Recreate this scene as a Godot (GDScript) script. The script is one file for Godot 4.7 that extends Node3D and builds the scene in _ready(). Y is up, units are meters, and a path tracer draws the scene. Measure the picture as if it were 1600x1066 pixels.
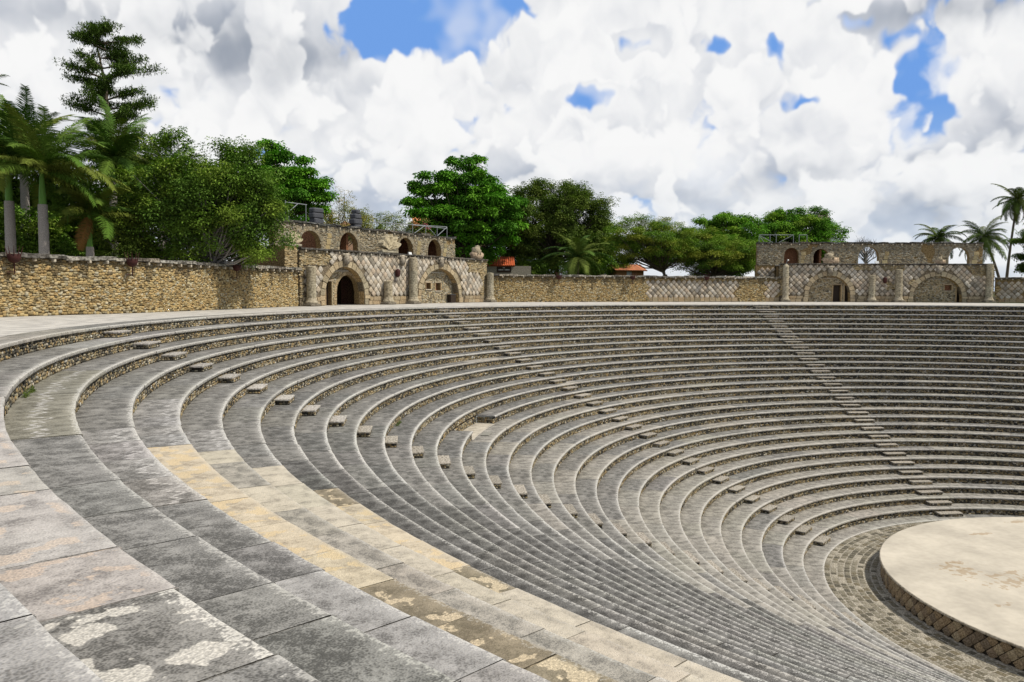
extends Node3D
# An open-air amphitheatre of stone tiers, with ruined gatehouses, palms and trees behind its boundary wall.

const R0 := 43.76        # radius of the terrace edge
const TW := 0.9956       # tread depth
const RISE := 0.42       # height of one tier
const TIERS := 30
const FLIGHTS := [3.31, 4.0966, 4.8935]
const SIDE := Vector3(-37.19, 1.369, 25.09)   # where the visitor stands

var rng := RandomNumberGenerator.new()
var M := {}
var taken := {}
var pebble_meshes := []

# ---------------------------------------------------------------- helpers
class MB:
	var v := PackedVector3Array()
	var n := PackedVector3Array()
	var c := PackedColorArray()
	var t := PackedVector2Array()
	var ix := PackedInt32Array()
	var col := Color.WHITE
	func vert(p: Vector3, nn: Vector3, uv := Vector2.ZERO) -> int:
		v.append(p); n.append(nn); c.append(col); t.append(uv)
		return v.size() - 1
	# corners run counter-clockwise seen from outside
	func quad(a: Vector3, b: Vector3, cc: Vector3, d: Vector3, ua := Vector2.ZERO, ub := Vector2.ZERO, uc := Vector2.ZERO, ud := Vector2.ZERO) -> void:
		var nn := (b - a).cross(d - a)
		if nn.length_squared() < 1e-14:
			nn = (cc - b).cross(d - b)
		nn = nn.normalized()
		var i := vert(a, nn, ua)
		vert(b, nn, ub); vert(cc, nn, uc); vert(d, nn, ud)
		ix.append_array(PackedInt32Array([i, i + 2, i + 1, i, i + 3, i + 2]))
	func tri(a: Vector3, b: Vector3, cc: Vector3) -> void:
		var nn := (b - a).cross(cc - a).normalized()
		var i := vert(a, nn)
		vert(b, nn); vert(cc, nn)
		ix.append_array(PackedInt32Array([i, i + 2, i + 1]))
	# box with chamfered top and front edges, in its own transform
	func box(x: Transform3D, s: Vector3, ch := 0.0) -> void:
		var h := s * 0.5
		if ch <= 0.0:
			var p := []
			for k in 8:
				p.append(x * Vector3(h.x if k & 1 else -h.x, h.y if k & 2 else -h.y, h.z if k & 4 else -h.z))
			quad(p[4], p[5], p[7], p[6]); quad(p[1], p[0], p[2], p[3]); quad(p[5], p[1], p[3], p[7])
			quad(p[0], p[4], p[6], p[2]); quad(p[6], p[7], p[3], p[2]); quad(p[0], p[1], p[5], p[4])
			return
		var i := h - Vector3(ch, ch, ch)
		for ax in 3:
			var bx := (ax + 1) % 3
			var cx := (ax + 2) % 3
			for sg in [-1.0, 1.0]:
				var q := []
				for k in [[-1, -1], [1, -1], [1, 1], [-1, 1]]:
					var e := Vector3.ZERO
					e[ax] = sg * h[ax]; e[bx] = k[0] * i[bx]; e[cx] = k[1] * i[cx]
					q.append(x * e)
				if sg > 0: quad(q[0], q[1], q[2], q[3])
				else: quad(q[3], q[2], q[1], q[0])
		for ax in 3:      # edges along axis ax
			var bx := (ax + 1) % 3
			var cx := (ax + 2) % 3
			for sb in [-1.0, 1.0]:
				for sc in [-1.0, 1.0]:
					var q := []
					for k in [[-1, 0], [1, 0], [1, 1], [-1, 1]]:
						var e := Vector3.ZERO
						e[ax] = k[0] * i[ax]
						e[bx] = sb * (h[bx] if k[1] == 0 else i[bx])
						e[cx] = sc * (i[cx] if k[1] == 0 else h[cx])
						q.append(x * e)
					if sb * sc > 0: quad(q[0], q[1], q[2], q[3])
					else: quad(q[3], q[2], q[1], q[0])
		for sx in [-1.0, 1.0]:
			for sy in [-1.0, 1.0]:
				for sz in [-1.0, 1.0]:
					var a := x * Vector3(sx * h.x, sy * i.y, sz * i.z)
					var b := x * Vector3(sx * i.x, sy * h.y, sz * i.z)
					var d := x * Vector3(sx * i.x, sy * i.y, sz * h.z)
					if sx * sy * sz > 0: tri(a, b, d)
					else: tri(a, d, b)
	# tapered tube through points
	func tube(pts: Array, rad: Array, sides := 7, cap := true) -> void:
		var rings := []
		for i in pts.size():
			var dir: Vector3 = (pts[mini(i + 1, pts.size() - 1)] - pts[maxi(i - 1, 0)]).normalized()
			var a := dir.cross(Vector3(0.31, 0.2, 0.93)).normalized()
			if absf(dir.y) < 0.5: a = dir.cross(Vector3.UP).normalized()
			var b := dir.cross(a).normalized()
			var ring := []
			for k in sides + 1:
				var th := TAU * k / sides
				var nn: Vector3 = a * cos(th) + b * sin(th)
				ring.append(vert(pts[i] + nn * rad[i], nn, Vector2(float(k) / sides, i)))
			rings.append(ring)
		for i in pts.size() - 1:
			for k in sides:
				var q0: int = rings[i][k]; var q1: int = rings[i][k + 1]; var q2: int = rings[i + 1][k + 1]; var q3: int = rings[i + 1][k]
				ix.append_array(PackedInt32Array([q0, q2, q1, q0, q3, q2]))
		if cap:
			for e in [0, pts.size() - 1]:
				var dir: Vector3 = (pts[-1] - pts[-2]).normalized() if e else (pts[0] - pts[1]).normalized()
				var m := vert(pts[e], dir)
				for k in sides:
					var p: Vector3 = v[rings[e][k]]
					var q: Vector3 = v[rings[e][k + 1]]
					var i0 := vert(p, dir)
					var i1 := vert(q, dir)
					ix.append_array(PackedInt32Array([m, i0, i1] if e else [m, i1, i0]))
	# surface of revolution about y: profile of Vector2(radius, y) from bottom to top
	func lathe(prof: Array, sides := 20, wob := 0.0, sd := 0.0) -> void:
		var base := v.size()
		for i in prof.size():
			var a: Vector2 = prof[maxi(i - 1, 0)]
			var b: Vector2 = prof[mini(i + 1, prof.size() - 1)]
			var tg := (b - a).normalized()
			for k in sides + 1:
				var th := TAU * k / sides
				var w := 1.0 + wob * sin(th * 3.0 + prof[i].y * 4.1 + sd) + wob * 0.7 * sin(th * 5.0 - prof[i].y * 7.3 + sd * 2.0)
				vert(Vector3(cos(th) * prof[i].x * w, prof[i].y, sin(th) * prof[i].x * w), Vector3(cos(th) * tg.y, -tg.x, sin(th) * tg.y).normalized(), Vector2(float(k) / sides, prof[i].y))
		for i in prof.size() - 1:
			for k in sides:
				var q := base + i * (sides + 1) + k
				var r := q + sides + 1
				ix.append_array(PackedInt32Array([q, q + 1, r + 1, q, r + 1, r]))
	func mesh() -> ArrayMesh:
		var a := []
		a.resize(Mesh.ARRAY_MAX)
		a[Mesh.ARRAY_VERTEX] = v; a[Mesh.ARRAY_NORMAL] = n; a[Mesh.ARRAY_COLOR] = c; a[Mesh.ARRAY_TEX_UV] = t; a[Mesh.ARRAY_INDEX] = ix
		var m := ArrayMesh.new()
		if ix.size(): m.add_surface_from_arrays(Mesh.PRIMITIVE_TRIANGLES, a)
		return m

func numbered(called: String) -> String:
	var k: int = taken.get(called, 0)
	taken[called] = k + 1
	return called if k == 0 else "%s_%03d" % [called, k]

func put(mesh: Mesh, called: String, mat: Material, parent: Node, x := Transform3D.IDENTITY) -> MeshInstance3D:
	var o := MeshInstance3D.new()
	o.mesh = mesh
	o.material_override = mat
	o.transform = x
	o.name = numbered(called) if parent == self else called
	parent.add_child(o, true)
	return o

func thing(called: String, label: String, category: String, at := Transform3D.IDENTITY, group := "") -> Node3D:
	var o := Node3D.new()
	o.name = numbered(called)
	add_child(o)
	o.transform = at
	tag(o, label, category, group, "thing")
	return o

func tag(o: Node, label: String, category := "", group := "", kind := "") -> Node:
	if label: o.set_meta("label", label)
	if category: o.set_meta("category", category)
	if group: o.set_meta("group", group)
	if kind: o.set_meta("kind", kind)
	return o

# many copies of one mesh as one part: rows of [Transform3D, Color]
func crowd(mesh: Mesh, mat: Material, xs: Array, cs: Array, called: String, parent: Node, stuff := true) -> MultiMeshInstance3D:
	var b := PackedFloat32Array()
	b.resize(xs.size() * 16)
	for i in xs.size():
		var x: Transform3D = xs[i]
		var q: Color = cs[i]
		var k := i * 16
		b[k] = x.basis.x.x; b[k + 1] = x.basis.y.x; b[k + 2] = x.basis.z.x; b[k + 3] = x.origin.x
		b[k + 4] = x.basis.x.y; b[k + 5] = x.basis.y.y; b[k + 6] = x.basis.z.y; b[k + 7] = x.origin.y
		b[k + 8] = x.basis.x.z; b[k + 9] = x.basis.y.z; b[k + 10] = x.basis.z.z; b[k + 11] = x.origin.z
		b[k + 12] = q.r; b[k + 13] = q.g; b[k + 14] = q.b; b[k + 15] = 1.0
	var mm := MultiMesh.new()
	mm.transform_format = MultiMesh.TRANSFORM_3D
	mm.use_colors = true
	mm.mesh = mesh
	mm.instance_count = xs.size()
	mm.buffer = b
	var o := MultiMeshInstance3D.new()
	o.multimesh = mm
	o.material_override = mat
	o.name = called
	parent.add_child(o, true)
	if stuff: o.set_meta("kind", "stuff")
	return o

func lin(r: float, g: float, b: float) -> Color:
	return Color(r, g, b).linear_to_srgb()

func noise_tex(freq: float, lo: Color, hi: Color, sd: int, octaves := 4, size := 256, a0 := 0.3, a1 := 0.7) -> NoiseTexture2D:
	var f := FastNoiseLite.new()
	f.seed = sd
	f.frequency = freq
	f.fractal_octaves = octaves
	var g := Gradient.new()
	g.offsets = PackedFloat32Array([a0, a1])
	g.colors = PackedColorArray([lo.linear_to_srgb(), hi.linear_to_srgb()])
	var t := NoiseTexture2D.new()
	t.width = size; t.height = size
	t.seamless = true
	t.noise = f
	t.color_ramp = g
	return t

func mat(c: Color, rough := 0.9, tex: Texture2D = null, scale := 1.0, vcol := true, bump := 0.0) -> StandardMaterial3D:
	var m := StandardMaterial3D.new()
	m.albedo_color = c.linear_to_srgb()
	m.roughness = rough
	m.metallic_specular = 0.3
	m.vertex_color_use_as_albedo = vcol
	if tex:
		m.albedo_texture = tex
		m.uv1_triplanar = true
		m.uv1_scale = Vector3.ONE * scale
		if bump > 0.0:
			m.heightmap_enabled = true
			m.heightmap_texture = tex
			m.heightmap_scale = bump
	return m

func pol(r: float, th: float, y: float) -> Vector3:
	return Vector3(r * cos(th), y, r * sin(th))

func rnd(a: float, b: float) -> float:
	return rng.randf_range(a, b)

func jit(c: Color, k: float) -> Color:
	var f := 1.0 + rnd(-k, k)
	var w := rnd(-k, k) * 0.25
	return Color(c.r * f * (1.0 + w), c.g * f, c.b * f * (1.0 - w))

# a rounded, uneven stone filling the unit cube, smooth-shaded
func pebble(sd: int, rounded: float, uneven: float, div := 2) -> ArrayMesh:
	var r := RandomNumberGenerator.new()
	r.seed = sd
	var b := MB.new()
	var bump := {}
	for f in 6:
		var ax := f / 2
		var sg := 1.0 if f % 2 else -1.0
		var idx := []
		for j in div + 1:
			for i in div + 1:
				var p := Vector3.ZERO
				p[ax] = sg * 0.5
				p[(ax + 1) % 3] = (float(i) / div - 0.5)
				p[(ax + 2) % 3] = (float(j) / div - 0.5)
				var q := p.lerp(p.normalized() * 0.5, rounded)
				var key := Vector3i(p * 100.0)
				if not bump.has(key): bump[key] = Vector3(r.randf_range(-1, 1), r.randf_range(-1, 1), r.randf_range(-1, 1)) * uneven
				q += bump[key]
				idx.append(b.vert(q, p.normalized().lerp(q.normalized(), 0.6).normalized(), Vector2(p[(ax + 1) % 3] + 0.5, p[(ax + 2) % 3] + 0.5)))
		for j in div:
			for i in div:
				var a: int = idx[j * (div + 1) + i]; var c: int = idx[j * (div + 1) + i + 1]
				var d: int = idx[(j + 1) * (div + 1) + i + 1]; var e: int = idx[(j + 1) * (div + 1) + i]
				if sg > 0: b.ix.append_array(PackedInt32Array([a, d, c, a, e, d]))
				else: b.ix.append_array(PackedInt32Array([a, c, d, a, d, e]))
	return b.mesh()

# ---------------------------------------------------------------- entry
func _ready() -> void:
	rng.seed = 7
	make_camera()
	make_sky()
	make_sun()
	make_materials()
	make_ground()
	make_bowl()
	make_flights()
	make_orchestra()
	make_stage()
	make_walls()
	make_gatehouses()
	make_far_buildings()
	make_trees()
	make_small_things()

func make_camera() -> void:
	var cam := Camera3D.new()
	cam.name = "camera"
	cam.keep_aspect = Camera3D.KEEP_HEIGHT
	cam.fov = 46.15
	cam.near = 0.1
	cam.far = 6000.0
	var yaw := 0.2826
	var pitch := -0.0641
	var f := Vector3(sin(yaw) * cos(pitch), sin(pitch), -cos(yaw) * cos(pitch))
	var r := Vector3(cos(yaw), 0, sin(yaw))
	var u := r.cross(f)
	var roll := 0.0032
	var r2 := r * cos(roll) + u * sin(roll)
	var u2 := u * cos(roll) - r * sin(roll)
	cam.transform = Transform3D(Basis(r2, u2, -f), SIDE)
	add_child(cam)
	cam.current = true

func make_sun() -> void:
	var sun := DirectionalLight3D.new()
	sun.name = "sun"
	var to := Vector3(0.50, 0.80, 0.28).normalized()
	sun.look_at_from_position(to * 100.0, Vector3.ZERO, Vector3.UP)
	sun.light_energy = 1.6
	sun.light_color = Color(1.0, 0.965, 0.90)
	sun.light_angular_distance = 0.9
	sun.shadow_enabled = true
	add_child(sun)

# ---------------------------------------------------------------- sky
var n_warp := FastNoiseLite.new()
var n_low := FastNoiseLite.new()
var n_puff := FastNoiseLite.new()
# clearings, shaded undersides and full heaps of the cloud field: azimuth, elevation, half sizes in degrees, strength
const CLEAR := [[9.9, 18.3, 4.9, 1.9, 1.0], [6.6, 17.0, 1.5, 1.8, 0.9], [14.3, 19.2, 3.1, 1.0, 0.8], [22.0, 13.3, 2.2, 1.0, 0.95], [24.8, 16.7, 1.5, 0.9, 0.75], [34.1, 15.7, 1.2, 1.6, 0.72], [30.2, 16.2, 1.1, 1.0, 0.6], [39.2, 16.9, 1.3, 0.6, 0.5], [41.1, 15.8, 1.0, 0.5, 0.3], [42.3, 12.9, 0.8, 1.0, 0.42], [44.1, 11.0, 1.0, 1.3, 0.8], [35.8, 12.3, 1.4, 0.5, 0.6], [35.9, 18.4, 1.0, 0.6, 0.5], [-1.4, 9.0, 0.8, 0.4, 0.5]]
const UNDER := [[-1.3, 15.3, 7.2, 2.7, 1.0], [-10.8, 16.3, 7.5, 1.8, 0.55], [44.1, 17.0, 5.6, 1.2, 1.0], [15.7, 14.2, 2.7, 2.5, 0.35], [14.3, 7.7, 6.8, 2.0, 0.55], [36.1, 7.8, 5.8, 1.0, 0.5], [47.1, 9.4, 2.0, 2.2, 0.5], [42.7, 5.4, 4.2, 1.4, 0.6], [29.1, 6.3, 5.1, 0.9, 0.4], [43.3, 8.4, 2.5, 0.5, 0.5], [4.5, 5.4, 2.6, 1.3, 0.3], [-14.7, 10.3, 2.7, 2.2, 0.2]]
const HEAPS := [[18.4, 14.2, 6.2, 4.4, 1.0], [9.0, 10.7, 2.7, 1.7, 0.6], [5.4, 8.0, 2.2, 1.7, 0.6], [9.0, 14.9, 2.2, 2.4, 0.7], [28.5, 13.1, 4.6, 4.4, 0.7], [39.5, 11.2, 3.3, 3.1, 0.8], [46.9, 12.7, 1.9, 2.9, 0.6], [0.8, 12.0, 6.4, 2.4, 0.7], [38.7, 14.9, 2.3, 1.1, 0.6], [-7.2, 14.5, 10.1, 3.3, 0.8]]

func bell(list: Array, az: float, el: float) -> float:
	var s := 0.0
	for b in list:
		var dx: float = (az - b[0]) / b[2]
		if absf(dx) > 2.2: continue
		var dy: float = (el - b[1]) / b[3]
		if absf(dy) > 2.2: continue
		s += b[4] * exp(-1.1 * (dx * dx + dy * dy))
	return s

func ring_low(x: float, y: float) -> float:
	if x > 150.0:      # closes the circle behind the visitor
		return lerpf(n_low.get_noise_2d(x, y), n_low.get_noise_2d(x - 360.0, y), (x - 150.0) / 30.0)
	return n_low.get_noise_2d(x, y)

func ring_puff(x: float, y: float) -> float:
	if x > 150.0:
		return lerpf(n_puff.get_noise_2d(x, y), n_puff.get_noise_2d(x - 360.0, y), (x - 150.0) / 30.0)
	return n_puff.get_noise_2d(x, y)

# three decks of heaped cloud in front of one another, lit from above
func sky_row(el: float, width: int, first := 0, count := -1) -> PackedByteArray:
	var row := PackedByteArray()
	if count < 0: count = width
	row.resize(count * 3)
	var e0 := maxf(el, 0.0)
	var yy := 17.0 * log(1.0 + e0 / 8.0)
	var up := 17.0 * log(1.0 + (e0 + 1.5) / 8.0) - yy
	var up2 := up * 0.28
	var clearsky := Color(0.50, 0.68, 0.88).lerp(Color(0.095, 0.33, 0.83), clampf(el / 12.0, 0.0, 1.0))
	var low := clampf(1.0 - el / 10.0, 0.0, 1.0)
	for i in count:
		var az := 360.0 * (i + first + 0.5) / width
		while az > 180.0: az -= 360.0
		var wx := n_warp.get_noise_2d(az, yy)
		var wy := n_warp.get_noise_2d(az + 71.0, yy + 33.0)
		var clear := 0.0
		var under := 0.0
		var heaped := 0.0
		if az > -30.0 and az < 62.0 and el < 26.0:
			var bx := az + wx * 1.3
			var by := el + wy * 0.7
			clear = bell(CLEAR, bx, by); under = bell(UNDER, bx, by); heaped = bell(HEAPS, bx, by)
		else:
			var g := n_low.get_noise_2d(az * 0.45 + 300.0, yy * 0.45)
			clear = clampf(g * 1.6 - 0.15, 0.0, 0.9)
			under = clampf(-g * 1.3, 0.0, 0.7)
		var r := clearsky.r
		var gg := clearsky.g
		var b := clearsky.b
		var cleared := clear * 1.12
		# thin high veil in front of the blue
		var veil := 0.10 + 0.42 * smoothstep(-0.1, 0.55, n_warp.get_noise_2d(az * 0.5 + 200.0, yy * 0.8) + 0.6 * n_low.get_noise_2d(az + 500.0, yy))
		r = lerpf(r, 0.95, veil); gg = lerpf(gg, 0.96, veil); b = lerpf(b, 0.98, veil)
		for layer in 3:
			var sx := az * (1.0 + 0.12 * layer) + wx * 0.8
			var sy := yy * (1.0 + 0.12 * layer) + layer * 41.0 + wy * 0.6
			var p := ring_puff(sx, sy)
			var lo := ring_low(sx, sy)
			var bias: float = [0.62, 0.16, 0.02][layer]
			var d := lo * 0.9 - 0.30 * p + bias - cleared + heaped * (0.10 if layer == 0 else 0.22)
			var alpha := smoothstep(0.0, [0.36, 0.14, 0.10][layer], d)
			if alpha <= 0.0: continue
			var lup := ring_low(sx + up * 0.3, sy + up)
			var pup := ring_puff(sx + up2 * 0.4, sy + up2)
			var lit: float = [0.68, 0.75, 0.81][layer] + 0.75 * (lo - lup) - 0.15 * (p - pup) - 0.62 * under * [1.0, 1.0, 0.55][layer] + 0.20 * heaped - 0.15 * smoothstep(0.2, 0.9, d)
			lit = clampf(lit, 0.0, 1.0)
			lit = lit * lit * (3.0 - 2.0 * lit)
			alpha *= 1.0 - 0.35 * low
			var deep := minf(1.0, under)
			r = lerpf(r, lerpf(lerpf(0.56, 0.36, deep), 1.0, lit) - 0.03 * low, alpha)
			gg = lerpf(gg, lerpf(lerpf(0.60, 0.40, deep), 1.0, lit) - 0.01 * low, alpha)
			b = lerpf(b, lerpf(lerpf(0.68, 0.47, deep), 1.0, lit), alpha)
		row[i * 3] = int(255.0 * pow(clampf(r, 0, 1), 0.4545))
		row[i * 3 + 1] = int(255.0 * pow(clampf(gg, 0, 1), 0.4545))
		row[i * 3 + 2] = int(255.0 * pow(clampf(b, 0, 1), 0.4545))
	return row

var sky_rows := []
func sky_job(j: int) -> void:
	if j < 364: sky_rows[j] = sky_row(30.0 - 32.0 * (j + 0.5) / 364, 4096, 4096 - 320, 1040)
	elif j < 364 + 91: sky_rows[j] = sky_row(30.0 - 32.0 * (j - 364 + 0.5) / 91, 1024)
	else: sky_rows[j] = sky_row(90.0 - 60.0 * (j - 455 + 0.5) / 85, 512)

func sky_piece(a: int, b: int, w: int) -> Image:
	var data := PackedByteArray()
	for r in range(a, b): data.append_array(sky_rows[r])
	return Image.create_from_data(w, b - a, false, Image.FORMAT_RGB8, data)

func make_sky() -> void:
	n_warp.seed = 3; n_warp.frequency = 0.35; n_warp.fractal_octaves = 3
	n_low.seed = 12; n_low.frequency = 0.085; n_low.fractal_octaves = 4
	n_puff.seed = 5; n_puff.frequency = 0.18; n_puff.fractal_type = FastNoiseLite.FRACTAL_RIDGED; n_puff.fractal_octaves = 5; n_puff.fractal_gain = 0.52
	# the stretch that the visitor faces in full detail, the rest of the dome coarser
	sky_rows.resize(540)
	var id := WorkerThreadPool.add_group_task(sky_job, 540)
	WorkerThreadPool.wait_for_group_task_completion(id)
	var near := sky_piece(0, 364, 1040)
	var band := sky_piece(364, 455, 1024)
	band.resize(4096, 364, Image.INTERPOLATE_CUBIC)
	var high := sky_piece(455, 540, 512)
	high.resize(4096, 683, Image.INTERPOLATE_CUBIC)
	var im := Image.create(4096, 2048, false, Image.FORMAT_RGB8)
	im.fill(lin(0.30, 0.30, 0.28))
	im.blit_rect(high, Rect2i(0, 0, 4096, 683), Vector2i(0, 0))
	im.blit_rect(band, Rect2i(0, 0, 4096, 364), Vector2i(0, 683))
	im.blit_rect(near, Rect2i(0, 0, 320, 364), Vector2i(4096 - 320, 683))
	im.blit_rect(near, Rect2i(320, 0, 720, 364), Vector2i(0, 683))
	sky_rows.clear()
	var pm := PanoramaSkyMaterial.new()
	pm.panorama = ImageTexture.create_from_image(im)
	var sky := Sky.new()
	sky.sky_material = pm
	var e := Environment.new()
	e.background_mode = Environment.BG_SKY
	e.sky = sky
	e.tonemap_mode = Environment.TONE_MAPPER_LINEAR
	e.tonemap_exposure = 1.0
	e.background_energy_multiplier = 0.94
	e.sdfgi_enabled = true
	e.ssao_enabled = true
	e.ssil_enabled = true
	var w := WorldEnvironment.new()
	w.name = "sky"
	w.environment = e
	add_child(w)

# ---------------------------------------------------------------- materials
# weathered slab faces: u runs along the tier (4 m), v from the nosing (0) to the back (1)
var slab_noise := []

func noise_bytes(freq: float, sd: int, w: int, h: int, oct := 4) -> PackedByteArray:
	var f := FastNoiseLite.new()
	f.seed = sd; f.frequency = freq; f.fractal_octaves = oct
	var im := f.get_seamless_image(w, h, false, false, 0.15, true)
	im.resize(1024, 256, Image.INTERPOLATE_CUBIC)
	im.convert(Image.FORMAT_L8)
	return im.get_data()

# pale: bare stone, dark: growth on it, third: patch colour; bias: how far the growth covers
func slab_face(pale: Color, dark: Color, third: Color, bias: float, third_at: float, edge: float, spot: float, line_v: float, shift: int) -> StandardMaterial3D:
	var w := 1024
	var h := 256
	var big: PackedByteArray = slab_noise[0]
	var mid: PackedByteArray = slab_noise[1]
	var fine: PackedByteArray = slab_noise[2]
	var streak: PackedByteArray = slab_noise[3]
	var grit: PackedByteArray = slab_noise[4]
	var data := PackedByteArray()
	data.resize(w * h * 3)
	var relief := PackedByteArray()
	relief.resize(w * h)
	var lut := PackedByteArray()
	lut.resize(1025)
	for i in 1025: lut[i] = int(255.0 * pow(i / 1024.0, 0.4545) + 0.5)
	for j in h:
		var v := float(j) / h
		for i in w:
			var q := j * w + i
			var o := ((j + shift * 37) % h) * w + (i + shift * 311) % w
			var o2 := j * w + (i + shift * 151) % w
			var b := big[o] / 255.0 - 0.5
			var m := mid[o] / 255.0 - 0.5
			var f := fine[o2] / 255.0 - 0.5
			var s := streak[o2] / 255.0 - 0.5
			var g := grit[o] / 255.0 - 0.5
			var k := 0.5 + bias + 0.9 * b + 0.65 * m + 0.22 * s + 1.0 * f + 1.5 * g
			k -= 0.6 * edge * smoothstep(0.03, -0.05, v - 0.05 - 0.11 * edge - 0.45 * m - 0.3 * f)
			k = clampf(k * 1.15 - 0.08, 0.0, 1.0)
			var c := pale.lerp(dark, k)
			c = c.lerp(Color(0.55, 0.54, 0.51), 0.72 * minf(1.0, edge * 1.3) * smoothstep(0.02, -0.02, v - 0.012 - 0.065 * edge - 0.13 * m - 0.16 * f - 0.08 * g))
			if third_at < 1.0:
				var tt := smoothstep(third_at, third_at + 0.05, 0.5 + 0.28 * (mid[o2] / 255.0 - 0.5) + 1.05 * (big[(o + 5000) % (w * h)] / 255.0 - 0.5) + 0.10 * f)
				tt *= smoothstep(0.02, 0.10, v) * smoothstep(1.0, 0.92, v)
				c = c.lerp(third, tt * clampf(0.72 + 0.4 * g + 0.35 * f, 0.0, 1.0))
			if spot > 0.0 and f + g * 0.6 > 0.5 - spot:
				c = c.lerp(dark, 0.75)
			if line_v > 0.0:
				var lv := absf(v - line_v - 0.35 * (big[128 * w + i] / 255.0 - 0.5) - 0.25 * (mid[90 * w + i] / 255.0 - 0.5))
				if lv < 0.030 + 0.05 * (mid[40 * w + i] / 255.0 - 0.5) + 0.03 * f: c = c.lerp(Color(0.40, 0.39, 0.38), 0.85)
			var n := 1.0 + 0.4 * f + 0.8 * g
			data[q * 3] = lut[int(clampf(c.r * n, 0.0, 1.0) * 1024.0)]
			data[q * 3 + 1] = lut[int(clampf(c.g * n, 0.0, 1.0) * 1024.0)]
			data[q * 3 + 2] = lut[int(clampf(c.b * n, 0.0, 1.0) * 1024.0)]
			relief[q] = int(clampf(0.5 + 0.5 * f + 0.6 * g + 0.3 * m, 0.0, 1.0) * 255.0)
	var sm := StandardMaterial3D.new()
	sm.albedo_texture = ImageTexture.create_from_image(Image.create_from_data(w, h, false, Image.FORMAT_RGB8, data))
	sm.heightmap_enabled = true
	sm.heightmap_texture = ImageTexture.create_from_image(Image.create_from_data(w, h, false, Image.FORMAT_L8, relief))
	sm.heightmap_scale = 0.9
	sm.roughness = 0.88
	sm.metallic_specular = 0.3
	sm.vertex_color_use_as_albedo = true
	return sm

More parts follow.
